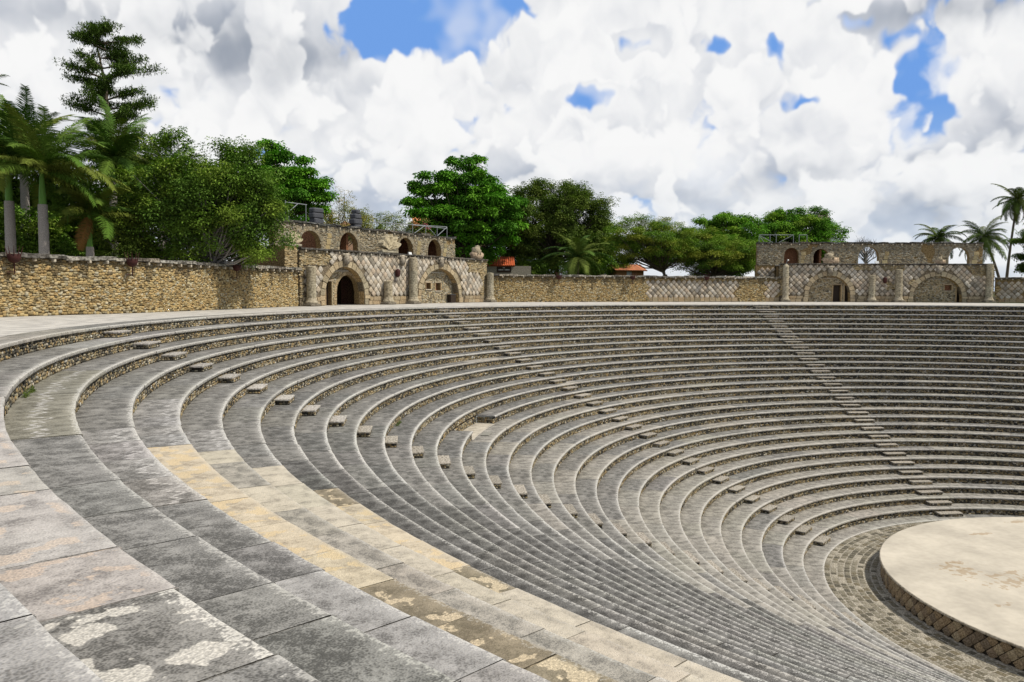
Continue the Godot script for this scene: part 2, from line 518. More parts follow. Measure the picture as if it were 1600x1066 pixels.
func make_materials() -> void:
	slab_noise = [noise_bytes(0.007, 1, 1024, 256, 3), noise_bytes(0.032, 2, 1024, 256, 4), noise_bytes(0.085, 3, 1024, 256, 3), noise_bytes(0.045, 4, 1024, 48, 3), noise_bytes(0.19, 6, 1024, 256, 2)]
	var none := Color.BLACK
	M.char = slab_face(Color(0.185, 0.181, 0.173), Color(0.032, 0.031, 0.029), none, 0.17, 2.0, 0.52, 0.0, 0.0, 12)
	M.slate = slab_face(Color(0.225, 0.22, 0.21), Color(0.044, 0.043, 0.04), none, 0.12, 2.0, 0.78, 0.0, 0.0, 13)
	M.dark = slab_face(Color(0.265, 0.26, 0.25), Color(0.058, 0.057, 0.054), none, 0.08, 2.0, 0.45, 0.0, 0.0, 0)
	M.mid = slab_face(Color(0.25, 0.243, 0.228), Color(0.055, 0.053, 0.049), none, 0.05, 2.0, 0.65, 0.0, 0.0, 1)
	M.lilac = slab_face(Color(0.315, 0.308, 0.302), Color(0.09, 0.087, 0.084), none, -0.08, 2.0, 0.4, 0.02, 0.0, 2)
	M.pink = slab_face(Color(0.385, 0.365, 0.35), Color(0.13, 0.122, 0.118), Color(0.40, 0.335, 0.28), -0.14, 0.63, 0.3, 0.0, 0.0, 3)
	M.flaked = slab_face(Color(0.27, 0.265, 0.257), Color(0.058, 0.057, 0.054), Color(0.47, 0.455, 0.425), 0.06, 0.57, 0.7, 0.0, 0.0, 4)
	M.olive = slab_face(Color(0.26, 0.25, 0.21), Color(0.085, 0.08, 0.062), none, 0.04, 2.0, 0.6, 0.0, 0.50, 5)
	M.lined = slab_face(Color(0.33, 0.32, 0.31), Color(0.075, 0.073, 0.068), none, 0.05, 2.0, 0.6, 0.0, 0.22, 6)
	M.cream = slab_face(Color(0.47, 0.41, 0.315), Color(0.19, 0.16, 0.12), Color(0.46, 0.365, 0.225), -0.24, 0.58, 0.2, 0.05, 0.0, 7)
	M.brown = slab_face(Color(0.25, 0.215, 0.155), Color(0.10, 0.086, 0.058), Color(0.46, 0.39, 0.275), 0.0, 0.66, 0.3, 0.0, 0.0, 8)
	M.beige = slab_face(Color(0.36, 0.335, 0.295), Color(0.105, 0.10, 0.09), none, -0.04, 2.0, 0.35, 0.03, 0.0, 9)
	M.pale = slab_face(Color(0.44, 0.40, 0.33), Color(0.17, 0.155, 0.13), none, -0.22, 2.0, 0.2, 0.03, 0.0, 10)
	M.warm = slab_face(Color(0.32, 0.303, 0.272), Color(0.085, 0.08, 0.07), none, 0.0, 2.0, 0.55, 0.0, 0.0, 11)
	slab_noise.clear()

	var grain := noise_tex(0.05, Color(0.55, 0.54, 0.52), Color(1, 1, 1), 21, 5, 256)
	var rough := noise_tex(0.02, Color(0.40, 0.38, 0.34), Color(1.05, 1.02, 1.0), 22, 5, 512, 0.25, 0.7)
	var smut := noise_tex(0.012, Color(0.22, 0.21, 0.20), Color(1, 1, 1), 23, 6, 512, 0.36, 0.58)
	M.pebble = mat(Color(1, 1, 1), 0.92, grain, 3.0, true, 0.6)
	M.wall_stone = mat(Color(1, 1, 1), 0.92, grain, 2.0, true, 0.8)
	M.mortar = mat(Color(0.055, 0.048, 0.038), 0.95, rough, 1.0, false)
	M.wall_mortar = mat(Color(0.26, 0.19, 0.095), 0.95, rough, 0.6, false)
	M.joint_fill = mat(Color(0.13, 0.125, 0.115), 0.95, rough, 1.0, false)
	M.bed = mat(Color(0.05, 0.048, 0.044), 0.95, rough, 1.0, false)
	M.ashlar = mat(Color(1, 1, 1), 0.9, rough, 0.9, true, 1.2)
	M.ashlar.uv1_world_triplanar = true
	M.coping = mat(Color(1, 1, 1), 0.92, smut, 0.8, true, 1.5)
	M.coping.uv1_world_triplanar = true
	M.column = mat(Color(1, 1, 1), 0.9, noise_tex(0.016, Color(0.42, 0.40, 0.37), Color(1, 1, 1), 24, 5, 512, 0.26, 0.56), 0.5, true, 1.2)
	M.column.uv1_world_triplanar = true
	M.face_mortar = mat(Color(0.19, 0.16, 0.115), 0.95, rough, 0.6, false)
	M.plaster = mat(Color(0.44, 0.32, 0.16), 0.9, rough, 0.5, false)
	M.brick_red = mat(Color(0.26, 0.13, 0.075), 0.9, rough, 0.6, false)
	M.timber = mat(Color(0.035, 0.024, 0.017), 0.7, grain, 1.0, false)
	M.iron = mat(Color(0.055, 0.018, 0.016), 0.6, grain, 2.0, false)
	M.steel = mat(Color(0.19, 0.21, 0.225), 0.5, null, 1.0, false)
	M.tarp = mat(Color(0.075, 0.08, 0.095), 0.55, grain, 2.0, false)
	M.concrete = mat(Color(0.40, 0.385, 0.355), 0.9, noise_tex(0.011, Color(0.72, 0.72, 0.73), Color(1.05, 1.04, 1.03), 31, 6, 1024, 0.3, 0.68), 0.09, false, 0.2)
	M.concrete.uv1_world_triplanar = true
	M.grass = mat(Color(0.075, 0.10, 0.035), 0.95, rough, 0.2, false)
	M.sett = mat(Color(1, 1, 1), 0.85, rough, 1.1, true, 1.0)
	M.sett.uv1_world_triplanar = true
	M.joint = mat(Color(0.33, 0.31, 0.265), 0.95, rough, 0.7, false)
	M.stage_top = stage_face()
	M.tile_red = mat(Color(1, 1, 1), 0.85, grain, 2.0, true)
	M.leaf = leaf_mat(Color(1, 1, 1), Color(0.42, 0.56, 0.12))
	M.frond = leaf_mat(Color(1, 1, 1), Color(0.25, 0.36, 0.07))
	M.bark = mat(Color(0.14, 0.115, 0.09), 0.95, grain, 1.5, false, 2.0)
	M.bark_pale = mat(Color(0.33, 0.305, 0.285), 0.9, grain, 1.2, false, 1.0)
	M.shaft_green = mat(Color(0.09, 0.20, 0.035), 0.5, null, 1.0, false)
	for k in 4: pebble_meshes.append(pebble(40 + k, 0.56, 0.07))

func leaf_mat(c: Color, through: Color) -> StandardMaterial3D:
	var m := StandardMaterial3D.new()
	m.albedo_color = c
	m.vertex_color_use_as_albedo = true
	m.roughness = 0.7
	m.metallic_specular = 0.14
	m.backlight_enabled = true
	m.backlight = through
	m.cull_mode = BaseMaterial3D.CULL_DISABLED
	return m

# the stage floor: pale cement with brown damp stains
func stage_face() -> StandardMaterial3D:
	var n := 1024
	var a := FastNoiseLite.new(); a.seed = 51; a.frequency = 0.008; a.fractal_octaves = 5
	var b := FastNoiseLite.new(); b.seed = 52; b.frequency = 0.05; b.fractal_octaves = 4
	var stains := [[-6.8, -5.1, 0.75, 0.45], [-6.5, -4.3, 0.8, 0.4], [-6.0, -5.4, 0.5, 0.22], [-5.3, -3.5, 1.2, 0.25], [-4.6, -2.6, 1.8, 0.5], [-1.1, -8.7, 0.6, 0.15], [3.0, -10.0, 0.5, 0.2], [-8.2, -0.6, 0.5, 0.15]]
	var data := PackedByteArray()
	data.resize(n * n * 3)
	for j in n:
		for i in n:
			var x := (float(i) / n - 0.5) * 23.0
			var z := (float(j) / n - 0.5) * 23.0
			var q := a.get_noise_2d(i, j)
			var f := b.get_noise_2d(i, j)
			var c := Color(0.385, 0.352, 0.295) * (1.0 + 0.24 * q + 0.09 * f)
			if x < 4.0 and x > -9.5:
				for s in stains:
					var dx: float = (x - s[0]) / s[2]
					var dz: float = (z - s[1]) / s[3]
					var k := 1.0 - sqrt(dx * dx + dz * dz) + 1.5 * f + 0.8 * q
					if k > 0.0: c = c.lerp(Color(0.22, 0.15, 0.075), minf(k * 1.3, 0.55))
			var q3 := (j * n + i) * 3
			c = c.linear_to_srgb()
			data[q3] = int(clampf(c.r, 0, 1) * 255.0)
			data[q3 + 1] = int(clampf(c.g, 0, 1) * 255.0)
			data[q3 + 2] = int(clampf(c.b, 0, 1) * 255.0)
	var m := StandardMaterial3D.new()
	m.albedo_texture = ImageTexture.create_from_image(Image.create_from_data(n, n, false, Image.FORMAT_RGB8, data))
	m.roughness = 0.9
	m.metallic_specular = 0.3
	return m

# ---------------------------------------------------------------- ground
func ring_sheet(r0: float, r1: float, y: float, segs: int) -> ArrayMesh:
	var b := MB.new()
	for i in segs:
		var a := TAU * i / segs
		var c := TAU * (i + 1) / segs
		b.quad(pol(r0, a, y), pol(r0, c, y), pol(r1, c, y), pol(r1, a, y))
	# top must look up
	for i in b.n.size(): b.n[i] = Vector3.UP
	return b.mesh()

func make_ground() -> void:
	tag(put(ring_sheet(44.9, 3000.0, -0.06, 120), "ground", M.grass, self), "grassy ground behind the boundary wall, reaching to the horizon", "", "", "structure")
	tag(put(ring_sheet(44.78, 64.5, -0.008, 240), "terrace", M.concrete, self), "pale concrete terrace running round the top of the seating", "", "", "structure")

# ---------------------------------------------------------------- seating
# one slab: a piece of the ring with eased edges
func slab_into(b: MB, r_in: float, r_out: float, a0: float, a1: float, y: float, thick: float, uo: float) -> void:
	var segs := maxi(2, int(ceil((a1 - a0) * r_in / 0.35)))
	r_in += rnd(-0.008, 0.008)
	var e := 0.006
	var tilt := rnd(-0.003, 0.003)
	var worn := rnd(0.0, 0.006) if rng.randf() < 0.8 else rnd(0.01, 0.022)
	for i in segs:
		var s0 := a0 + (a1 - a0) * i / segs
		var s1 := a0 + (a1 - a0) * (i + 1) / segs
		var t0 := s0 + (e / r_in if i == 0 else 0.0)
		var t1 := s1 - (e / r_in if i == segs - 1 else 0.0)
		var u0 := uo + s0 * r_in / 4.0
		var u1 := uo + s1 * r_in / 4.0
		var yi := y + tilt
		var w0 := worn + 0.007 + 0.016 * kind_noise.get_noise_2d(s0 * r_in * 90.0, r_in * 50.0)
		var w1 := worn + 0.007 + 0.016 * kind_noise.get_noise_2d(s1 * r_in * 90.0, r_in * 50.0)
		var o0 := r_in + 0.5 * w0
		var o1 := r_in + 0.5 * w1
		# top
		b.quad(pol(r_out, t1, y), pol(r_out, t0, y), pol(r_in + e + w0, t0, yi), pol(r_in + e + w1, t1, yi), Vector2(u1, 0.97), Vector2(u0, 0.97), Vector2(u0, 0.02), Vector2(u1, 0.02))
		# eased nosing
		b.quad(pol(r_in + e + w1, t1, yi), pol(r_in + e + w0, t0, yi), pol(o0, t0, yi - e - w0), pol(o1, t1, yi - e - w1), Vector2(u1, 0.02), Vector2(u0, 0.02), Vector2(u0, 0.0), Vector2(u1, 0.0))
		# front
		b.quad(pol(o1, t1, yi - e - w1), pol(o0, t0, yi - e - w0), pol(o0, t0, y - thick), pol(o1, t1, y - thick), Vector2(u1, 0.03), Vector2(u0, 0.03), Vector2(u0, 0.12), Vector2(u1, 0.12))
		# underside of the overhang
		b.quad(pol(o1, t1, y - thick), pol(o0, t0, y - thick), pol(r_in + 0.2, t0, y - thick), pol(r_in + 0.2, t1, y - thick), Vector2(u1, 0.3), Vector2(u0, 0.3), Vector2(u0, 0.4), Vector2(u1, 0.4))
	var g := 0.05
	for side in [[a0, e / r_in], [a1, -e / r_in]]:
		var s: float = side[0]
		var t: float = s + side[1]
		var p := [pol(r_in, t, y - e), pol(r_out, t, y), pol(r_out, s, y - g), pol(r_in, s, y - g)]
		if side[1] < 0.0: p.reverse()
		b.quad(p[0], p[1], p[2], p[3], Vector2(uo, 0.3), Vector2(uo + 0.2, 0.3), Vector2(uo + 0.2, 0.33), Vector2(uo, 0.33))

# which face a slab of tier k shows around the angle (degrees)
var kind_noise := FastNoiseLite.new()
func slab_kind(k: int, deg: float) -> String:
	var q := clampf(0.5 + 0.85 * kind_noise.get_noise_2d(deg * 1.6, k * 40.0) + rnd(-0.12, 0.12), 0.0, 1.0)
	match k:
		0: return "lilac" if deg < 158.0 else ("mid" if q < 0.5 else "warm")
		1:
			if deg < 150.5: return "dark"
			if deg < 152.1: return "flaked"
			if deg < 166.0: return "pink"
			return "lilac" if q < 0.5 else "mid"
		2:
			if deg < 163.7: return "dark"
			return "olive" if deg < 178.0 else "mid"
		3:
			if deg < 154.5: return "lilac"
			if deg < 159.1: return "dark"
			return "lined" if deg < 167.0 else "mid"
		4:
			if deg < 155.0: return "brown"
			if deg < 167.8: return "cream"
			return "lined" if deg < 176.0 else "mid"
		5:
			if deg < 157.0: return "beige"
			if deg < 169.0: return "beige" if q < 0.6 else "pale"
			return "lined" if deg < 175.0 else "mid"
		6:
			if deg < 169.5: return "pale"
			return "dark" if q < 0.5 else "mid"
		7:
			if deg < 160.0: return "brown" if q < 0.4 else "pale"
			if deg < 168.1: return "cream" if q < 0.6 else "brown"
	if deg < 174.0:
		return "char" if q < (0.85 if k < 24 else 0.5) else "mid"
	if k < 14:
		return "slate" if q < 0.5 else ("mid" if q < 0.93 else "beige")
	if k < 21:
		return "slate" if q < 0.15 else ("mid" if q < 0.55 else "warm")
	return "warm" if q < 0.75 else ("mid" if q < 0.9 else "beige")

const JOINTS := {1: [150.46, 152.11, 153.5, 154.55, 156.35], 2: [151.95, 153.1, 155.2, 156.9, 158.9, 161.2, 163.7], 3: [151.05, 152.53, 154.55, 156.1, 157.5, 159.1, 161.3, 163.4, 165.67], 4: [151.6, 153.2, 155.0, 156.82, 158.9, 161.1, 164.3, 167.85], 5: [151.12, 153.2, 155.4, 157.04, 159.5, 161.75, 164.4, 167.7], 6: [157.5, 159.66, 161.8, 163.9, 166.7, 169.5], 7: [161.5, 163.7, 165.9, 168.15]}

func tier_joints(k: int, r: float) -> Array:
	var l: Array = JOINTS.get(k, [150.0 + rnd(0.0, 1.8)])
	var out: Array = l.duplicate()
	var d: float = l[0]
	while d > 90.0:
		d -= rad_to_deg((rnd(1.15, 1.55) if k < 8 else rnd(2.2, 4.2)) / r)
		out.push_front(d)
	d = l[-1]
	while d < 90.0 + 358.0:
		d += rad_to_deg((rnd(1.15, 1.7) if d < 172.0 and k < 8 else rnd(2.0, 4.0)) / r)
		out.append(d)
	out[-1] = out[0] + 360.0
	return out

const GAP_FROM := 203.3   # the landing cut through tier 13
const GAP_TO := 212.2

func make_bowl() -> void:
	var bowl := thing("amphitheatre_seating", "curved bank of thirty grey stone seating tiers stepping down to the orchestra", "seating")
	# every slab first, to find the three hundred that show largest
	kind_noise.seed = 17
	kind_noise.frequency = 0.05
	var slabs := []
	var fwd := Vector3(0.28, 0, -0.96)
	for k in range(0, TIERS + 1):
		var r_in := R0 - k * TW
		var r_out := r_in + TW + (0.10 if k > 0 else 0.02)
		var js := tier_joints(k, r_in)
		for i in js.size() - 1:
			var a: float = js[i]
			var c: float = js[i + 1]
			if k == 13:
				if a > GAP_FROM - 0.3 and c < GAP_TO + 0.3: continue
				if a < GAP_FROM and c > GAP_FROM: c = GAP_FROM
				elif a < GAP_TO and c > GAP_TO: a = GAP_TO
			var ro := r_out
			var mid := pol((r_in + r_out) * 0.5, deg_to_rad((a + c) * 0.5), -k * RISE)
			var to := mid - SIDE
			var seen := to.normalized().dot(fwd) > 0.72
			slabs.append({"k": k, "a": deg_to_rad(a), "c": deg_to_rad(c), "ri": r_in, "ro": ro, "kind": slab_kind(k, (a + c) * 0.5), "size": (c - a) * absf(to.y) / pow(to.length(), 3.0) if seen else 0.0, "own": false})
	var order := slabs.duplicate()
	order.sort_custom(func(p, q): return p.size > q.size)
	for i in 300: order[i].own = true
	var tiers := []
	for k in TIERS + 1:
		var t := Node3D.new()
		t.name = "tier"
		bowl.add_child(t, true)
		tiers.append(t)
	var rest := {}
	for s in slabs:
		var k: int = s.k
		var f := rnd(0.93, 1.07) if k < 8 else rnd(0.965, 1.035)
		var tint := Color(f * rnd(0.98, 1.02), f, f * rnd(0.97, 1.02))
		if s.own:
			var b := MB.new()
			b.col = tint
			slab_into(b, s.ri, s.ro, s.a + 0.0025 / s.ri, s.c - 0.0025 / s.ri, -k * RISE + rnd(-0.004, 0.004), 0.095, k * 0.37 + (rng.randf() if k < 8 else 0.0))
			put(b.mesh(), "slab", M[s.kind], tiers[k])
		else:
			var key := "%d %s" % [k, s.kind]
			if not rest.has(key): rest[key] = MB.new()
			rest[key].col = tint
			slab_into(rest[key], s.ri, s.ro, s.a + 0.001 / s.ri, s.c - 0.001 / s.ri, -k * RISE + rnd(-0.003, 0.003), 0.095, k * 0.37)
	for key in rest:
		var w: PackedStringArray = key.split(" ")
		put(rest[key].mesh(), "slab_row", M[w[1]], tiers[int(w[0])]).set_meta("kind", "stuff")
	# the double-depth landing where tier 13 is cut away
	var lb := MB.new()
	var l_in := R0 - 13 * TW
	slab_into(lb, l_in - 0.02, l_in + TW + 0.06, deg_to_rad(GAP_FROM), deg_to_rad((GAP_FROM + GAP_TO) * 0.5) - 0.0002, -14 * RISE - 0.002, 0.06, 0.2)
	slab_into(lb, l_in - 0.02, l_in + TW + 0.06, deg_to_rad((GAP_FROM + GAP_TO) * 0.5), deg_to_rad(GAP_TO), -14 * RISE - 0.002, 0.06, 0.7)
	put(lb.mesh(), "landing", M.pale, tiers[14])
	var hb := MB.new()
	hb.box(Transform3D(Basis(Vector3.UP, -deg_to_rad(206.2)), pol(30.45, deg_to_rad(206.2), -14 * RISE + 0.02)), Vector3(0.42, 0.05, 0.85), 0.012)
	put(hb.mesh(), "hatch", M.olive, tiers[14])
	# risers: dark mortar behind rows of small stones
	for k in range(1, TIERS + 1):
		var r := R0 - (k - 1) * TW + 0.12
		var b := MB.new()
		var bd := MB.new()
		var n := 200
		var low := -k * RISE - 0.014
		var high := -(k - 1) * RISE - 0.03
		for i in n:
			var a := TAU * i / n
			var c := TAU * (i + 1) / n
			var lo := low
			var dm := rad_to_deg((a + c) * 0.5)
			if k == 13 and dm > GAP_FROM and dm < GAP_TO: lo = low - RISE
			if k == 14 and dm > GAP_FROM and dm < GAP_TO: continue
			b.quad(pol(r, c, high), pol(r, a, high), pol(r, a, lo), pol(r, c, lo))
			# bed under the slabs of the tier below
			if k == 13 and dm > GAP_FROM - 0.5 and dm < GAP_TO + 0.5: continue
			bd.quad(pol(r + 0.02, c, low), pol(r + 0.02, a, low), pol(r - TW - 0.09, a, low), pol(r - TW - 0.09, c, low))
		var ends_x := []
		var ends_c := []
		if k == 13:
			for e in [GAP_FROM, GAP_TO]:
				var x := Transform3D(Basis(Vector3.UP, -deg_to_rad(e)), pol(l_in + TW * 0.5 + 0.06, deg_to_rad(e) + (-0.004 if e == GAP_FROM else 0.004), -13.5 * RISE - 0.05))
				b.box(x, Vector3(TW - 0.02, RISE - 0.1, 0.16))
				for row in 4:
					var q := -TW * 0.5 + 0.06
					while q < TW * 0.5 - 0.04:
						ends_x.append(x * Transform3D(Basis.from_scale(Vector3(0.11, 0.085, 0.09)), Vector3(q, -0.11 + row * 0.08, -0.08 if e == GAP_TO else 0.08)))
						ends_c.append(riser_tone(200.0))
						q += rnd(0.08, 0.13)
		put(b.mesh(), "riser_core", M.mortar, tiers[k])
		put(bd.mesh(), "bedding", M.joint_fill, tiers[k])
		var xs := ends_x
		var cs := ends_c
		var rows := 4
		for row in rows:
			var y0 := -k * RISE + 0.002
			var hh := (RISE - 0.095) / rows
			var a := deg_to_rad(153.0)
			while a < deg_to_rad(326.0):
				var wd := rnd(0.055, 0.16)
				var am := a + wd * 0.5 / r
				a += wd / r
				var dm := rad_to_deg(am)
				if k == 14 and dm > GAP_FROM and dm < GAP_TO: continue
				var deep := 2 if k == 13 and dm > GAP_FROM and dm < GAP_TO else 1
				for lvl in deep:
					var z := Vector3(-cos(am), 0, -sin(am))
					var yc := y0 + hh * (row + 0.5) - lvl * RISE + rnd(-0.022, 0.022)
					if lvl == 1 and row == rows - 1: yc += 0.0
					var bs := Basis(Vector3(z.z, 0, -z.x), Vector3.UP, z) * Basis(Vector3(0, 0, 1), rnd(-0.5, 0.5) + (PI if rng.randf() < 0.5 else 0.0))
					bs = bs * Basis.from_scale(Vector3(wd * 1.1, hh * rnd(0.8, 1.35), rnd(0.07, 0.12)))
					xs.append(Transform3D(bs, pol(r - 0.012 + rnd(-0.012, 0.008), am, yc)))
					cs.append(riser_tone(dm, k))
		crowd(pebble_meshes[k % 4], M.pebble, xs, cs, "riser_stones", tiers[k])

# stones of the risers: ochre and grey, with drifts of stones black with growth
func riser_tone(deg: float, k := 0) -> Color:
	if rng.randf() < 0.42 * smoothstep(-0.25, 0.25, kind_noise.get_noise_2d(deg * 4.0, k * 9.0 + 300.0)): return jit(Color(0.066, 0.062, 0.052), 0.4)
	var q := rng.randf()
	if q < 0.34: return jit(Color(0.30, 0.235, 0.13), 0.35)
	if q < 0.60: return jit(Color(0.34, 0.30, 0.215), 0.3)
	if q < 0.80: return jit(Color(0.17, 0.15, 0.11), 0.4)
	if q < 0.94: return jit(Color(0.085, 0.078, 0.065), 0.4)
	return jit(Color(0.48, 0.455, 0.40), 0.2)

# ---------------------------------------------------------------- steps
func make_flights() -> void:
	var names := ["flight of half-height block steps climbing the near left tiers", "flight of half-height block steps climbing the middle of the tiers", "flight of half-height block steps climbing the far tiers below the right gatehouse"]
	for f in 3:
		var fl := thing("stair_flight", names[f], "steps", Transform3D.IDENTITY, "flights of steps up the seating")
		for k in range(1, TIERS + 1):
			var r := R0 - (k - 1) * TW + 0.10
			var th: float = FLIGHTS[f] + rnd(-0.002, 0.002)
			var dep := rnd(0.50, 0.57)
			var wid := rnd(1.28, 1.42) if f < 2 else rnd(1.4, 1.55)
			var z := Vector3(-cos(th), 0, -sin(th))
			var x := Transform3D(Basis(Vector3(z.z, 0, -z.x), Vector3.UP, z), pol(r - dep * 0.5, th, -k * RISE + 0.008))
			var st := Node3D.new()
			st.name = "step"
			st.transform = x
			fl.add_child(st, true)
			var top := MB.new()
			var g := rnd(0.85, 1.15)
			top.col = Color(0.35 * g, 0.33 * g, 0.295 * g) if f > 0 or k > 9 else Color(0.42 * g, 0.41 * g, 0.395 * g)
			top.box(Transform3D(Basis(Vector3.UP, rnd(-0.04, 0.04)) * Basis(Vector3(0, 0, 1), rnd(-0.012, 0.012)), Vector3(rnd(-0.03, 0.03), 0.178, rnd(-0.01, 0.02))), Vector3(wid, 0.07, dep + 0.04), 0.014)
			put(top.mesh(), "tread_slab", M.ashlar, st)
			var core := MB.new()
			core.box(Transform3D(Basis.IDENTITY, Vector3(0, 0.07, -0.015)), Vector3(wid - 0.1, 0.145, dep - 0.06))
			put(core.mesh(), "core", M.mortar, st)
			var xs := []
			var cs := []
			for side in 3:
				var len := wid - 0.06 if side == 0 else dep - 0.02
				for row in 2:
					var s := -len * 0.5
					while s < len * 0.5 - 0.03:
						var wd := rnd(0.07, 0.14)
						var p := Vector3(s + wd * 0.5, 0.036 + row * 0.072, (dep - 0.05) * 0.5)
						var bs := Basis.IDENTITY
						if side > 0:
							var sg := 1.0 if side == 1 else -1.0
							bs = Basis(Vector3.UP, sg * PI / 2)
							p = Vector3(sg * (wid - 0.11) * 0.5, p.y, -(s + wd * 0.5))
						xs.append(Transform3D(bs * Basis.from_scale(Vector3(wd, 0.075, 0.07)), p))
						cs.append(riser_tone(220.0))
						s += wd
			crowd(pebble_meshes[k % 4], M.pebble, xs, cs, "stones", st)

# ---------------------------------------------------------------- orchestra and stage
func make_orchestra() -> void:
	var floor_y := -TIERS * RISE - 0.06
	var b := MB.new()
	var n := 120
	for i in n:
		var a := TAU * i / n
		var c := TAU * (i + 1) / n
		b.quad(pol(14.3, c, floor_y - 0.001), pol(14.3, a, floor_y - 0.001), pol(0.2, a, floor_y - 0.001), pol(0.2, c, floor_y - 0.001))
	for i in b.n.size(): b.n[i] = Vector3.UP
	var o := put(b.mesh(), "orchestra_floor", M.joint, self)
	tag(o, "ring of dark stone setts with pale joints round the stage", "", "", "structure")
	var spots := []
	var r := 11.45
	while r < 13.75:
		var dr := 0.31
		var a := rnd(0.0, 0.03)
		while a < TAU:
			var da := rnd(0.30, 0.46) / r
			var mid := pol(r + dr * 0.5, a + da * 0.5, floor_y)
			spots.append([r, dr, a, da, mid.distance_to(SIDE), mid])
			a += da
		r += dr
	var near := spots.filter(func(s): return rad_to_deg(s[2]) > 120.0 and rad_to_deg(s[2]) < 275.0)
	near.sort_custom(func(p, q): return p[4] < q[4])
	var own := {}
	for i in mini(300, near.size()): own[near[i]] = true
	var rest_x := []
	var rest_c := []
	var shapes := []
	for k in 4: shapes.append(pebble(70 + k, 0.10, 0.018, 3))
	var mats := []
	for k in 6:
		var m: StandardMaterial3D = M.sett.duplicate()
		m.albedo_color = [Color(0.15, 0.137, 0.102), Color(0.20, 0.187, 0.147), Color(0.105, 0.098, 0.075), Color(0.26, 0.243, 0.197), Color(0.165, 0.145, 0.10), Color(0.36, 0.338, 0.285)][k].linear_to_srgb()
		mats.append(m)
	for s in spots:
		var x := Transform3D(Basis(Vector3.UP, -(s[2] + s[3] * 0.5)) * Basis.from_scale(Vector3(s[1] - rnd(0.045, 0.085), 0.06, s[3] * s[0] - rnd(0.045, 0.085))), s[5] + Vector3(0, rnd(-0.022, -0.012), 0))
		var kk := rng.randi_range(0, 4) if rng.randf() < 0.86 else 5
		if own.has(s):
			put(shapes[rng.randi_range(0, 3)], "sett", mats[kk], o, x)
		else:
			rest_x.append(x)
			rest_c.append(mats[kk].albedo_color.srgb_to_linear())
	crowd(shapes[0], M.sett, rest_x, rest_c, "setts", o)

func make_stage() -> void:
	var st := thing("round_stage", "low round stage with a pale cement floor in the orchestra", "stage", Transform3D(Basis.IDENTITY, Vector3(0, -TIERS * RISE - 0.06, 0)))
	var h := 0.93
	var b := MB.new()
	var n := 120
	var c0 := b.vert(Vector3(0, h, 0), Vector3.UP, Vector2(0.5, 0.5))
	for i in n + 1:
		var th := TAU * i / n
		b.vert(pol(11.34, th, h), Vector3.UP, Vector2(0.5 + cos(th) * 11.34 / 23.0, 0.5 + sin(th) * 11.34 / 23.0))
	for i in n:
		b.ix.append_array(PackedInt32Array([c0, c0 + i + 1, c0 + i + 2]))
	put(b.mesh(), "floor", M.stage_top, st)
	var rim := MB.new()
	rim.col = Color(0.48, 0.425, 0.335)
	rim.lathe([Vector2(11.25, h - 0.11), Vector2(11.36, h - 0.11), Vector2(11.385, h - 0.08), Vector2(11.38, h - 0.02), Vector2(11.34, h)], 180, 0.0005)
	put(rim.mesh(), "rim", M.column, st)
	var core := MB.new()
	core.lathe([Vector2(11.24, 0.0), Vector2(11.24, h - 0.1)], 160)
	put(core.mesh(), "core", M.mortar, st)
	# diagonal facing stones round the side
	var shapes := []
	for k in 4: shapes.append(pebble(90 + k, 0.10, 0.03, 3))
	var mats := []
	for c in [Color(0.38, 0.29, 0.185), Color(0.31, 0.24, 0.165), Color(0.45, 0.37, 0.25), Color(0.25, 0.20, 0.145), Color(0.40, 0.31, 0.20)]:
		var m: StandardMaterial3D = M.sett.duplicate()
		m.albedo_color = c.linear_to_srgb()
		mats.append(m)
	var diag := 0.52
	var cols := int(TAU * 11.27 / diag)
	for i in cols:
		for row in 4:
			var th := TAU * (i + (0.5 if row % 2 else 0.0)) / cols
			var dg := rad_to_deg(th)
			if dg < 118.0 or dg > 252.0: continue
			var y := 0.16 + row * diag * 0.5
			if y > h - 0.12: continue
			var z := Vector3(cos(th), 0, sin(th))
			var x := Transform3D(Basis(Vector3(z.z, 0, -z.x), Vector3.UP, z) * Basis(Vector3(0, 0, 1), PI / 4 + rnd(-0.05, 0.05)) * Basis.from_scale(Vector3(0.34, 0.34, 0.09)), pol(11.255 + rnd(-0.008, 0.008), th, y))
			put(shapes[rng.randi_range(0, 3)], "facing_stone", mats[rng.randi_range(0, 4)], st, x)

# ---------------------------------------------------------------- walls of stone
# courses of rubble over a face: at(s, y) gives the frame of the face, keep(s, y) says where stones lie, tone(s, y) their colour
func lay(length: float, height: float, sw: float, sh: float, at: Callable, keep: Callable, tone: Callable, deep := 0.12) -> Array:
	var xs := []
	var cs := []
	var y := 0.0
	while y < height - sh * 0.4:
		var hh := sh * rnd(0.8, 1.25)
		if y < sh * 2.0: hh *= 1.15
		var s := rnd(-sw, 0.0)
		while s < length:
			var wd := sw * rnd(0.6, 1.45)
			var m := s + wd * 0.5
			s += wd
			if m < 0.0 or m > length or not keep.call(m, y + hh * 0.5): continue
			var f: Transform3D = at.call(m)
			var yj := y + hh * 0.5 + rnd(-0.35, 0.35) * hh
			var b := f.basis * Basis(Vector3(0, 0, 1), rnd(-0.35, 0.35) + (PI if rng.randf() < 0.5 else 0.0)) * Basis.from_scale(Vector3(wd * 1.08, hh * rnd(0.95, 1.4), deep * rnd(0.8, 1.35)))
			xs.append(Transform3D(b, f.origin + Vector3(0, yj, 0) + f.basis.z * rnd(-0.02, 0.015)))
			cs.append(tone.call(m, yj))
		y += hh
	return [xs, cs]

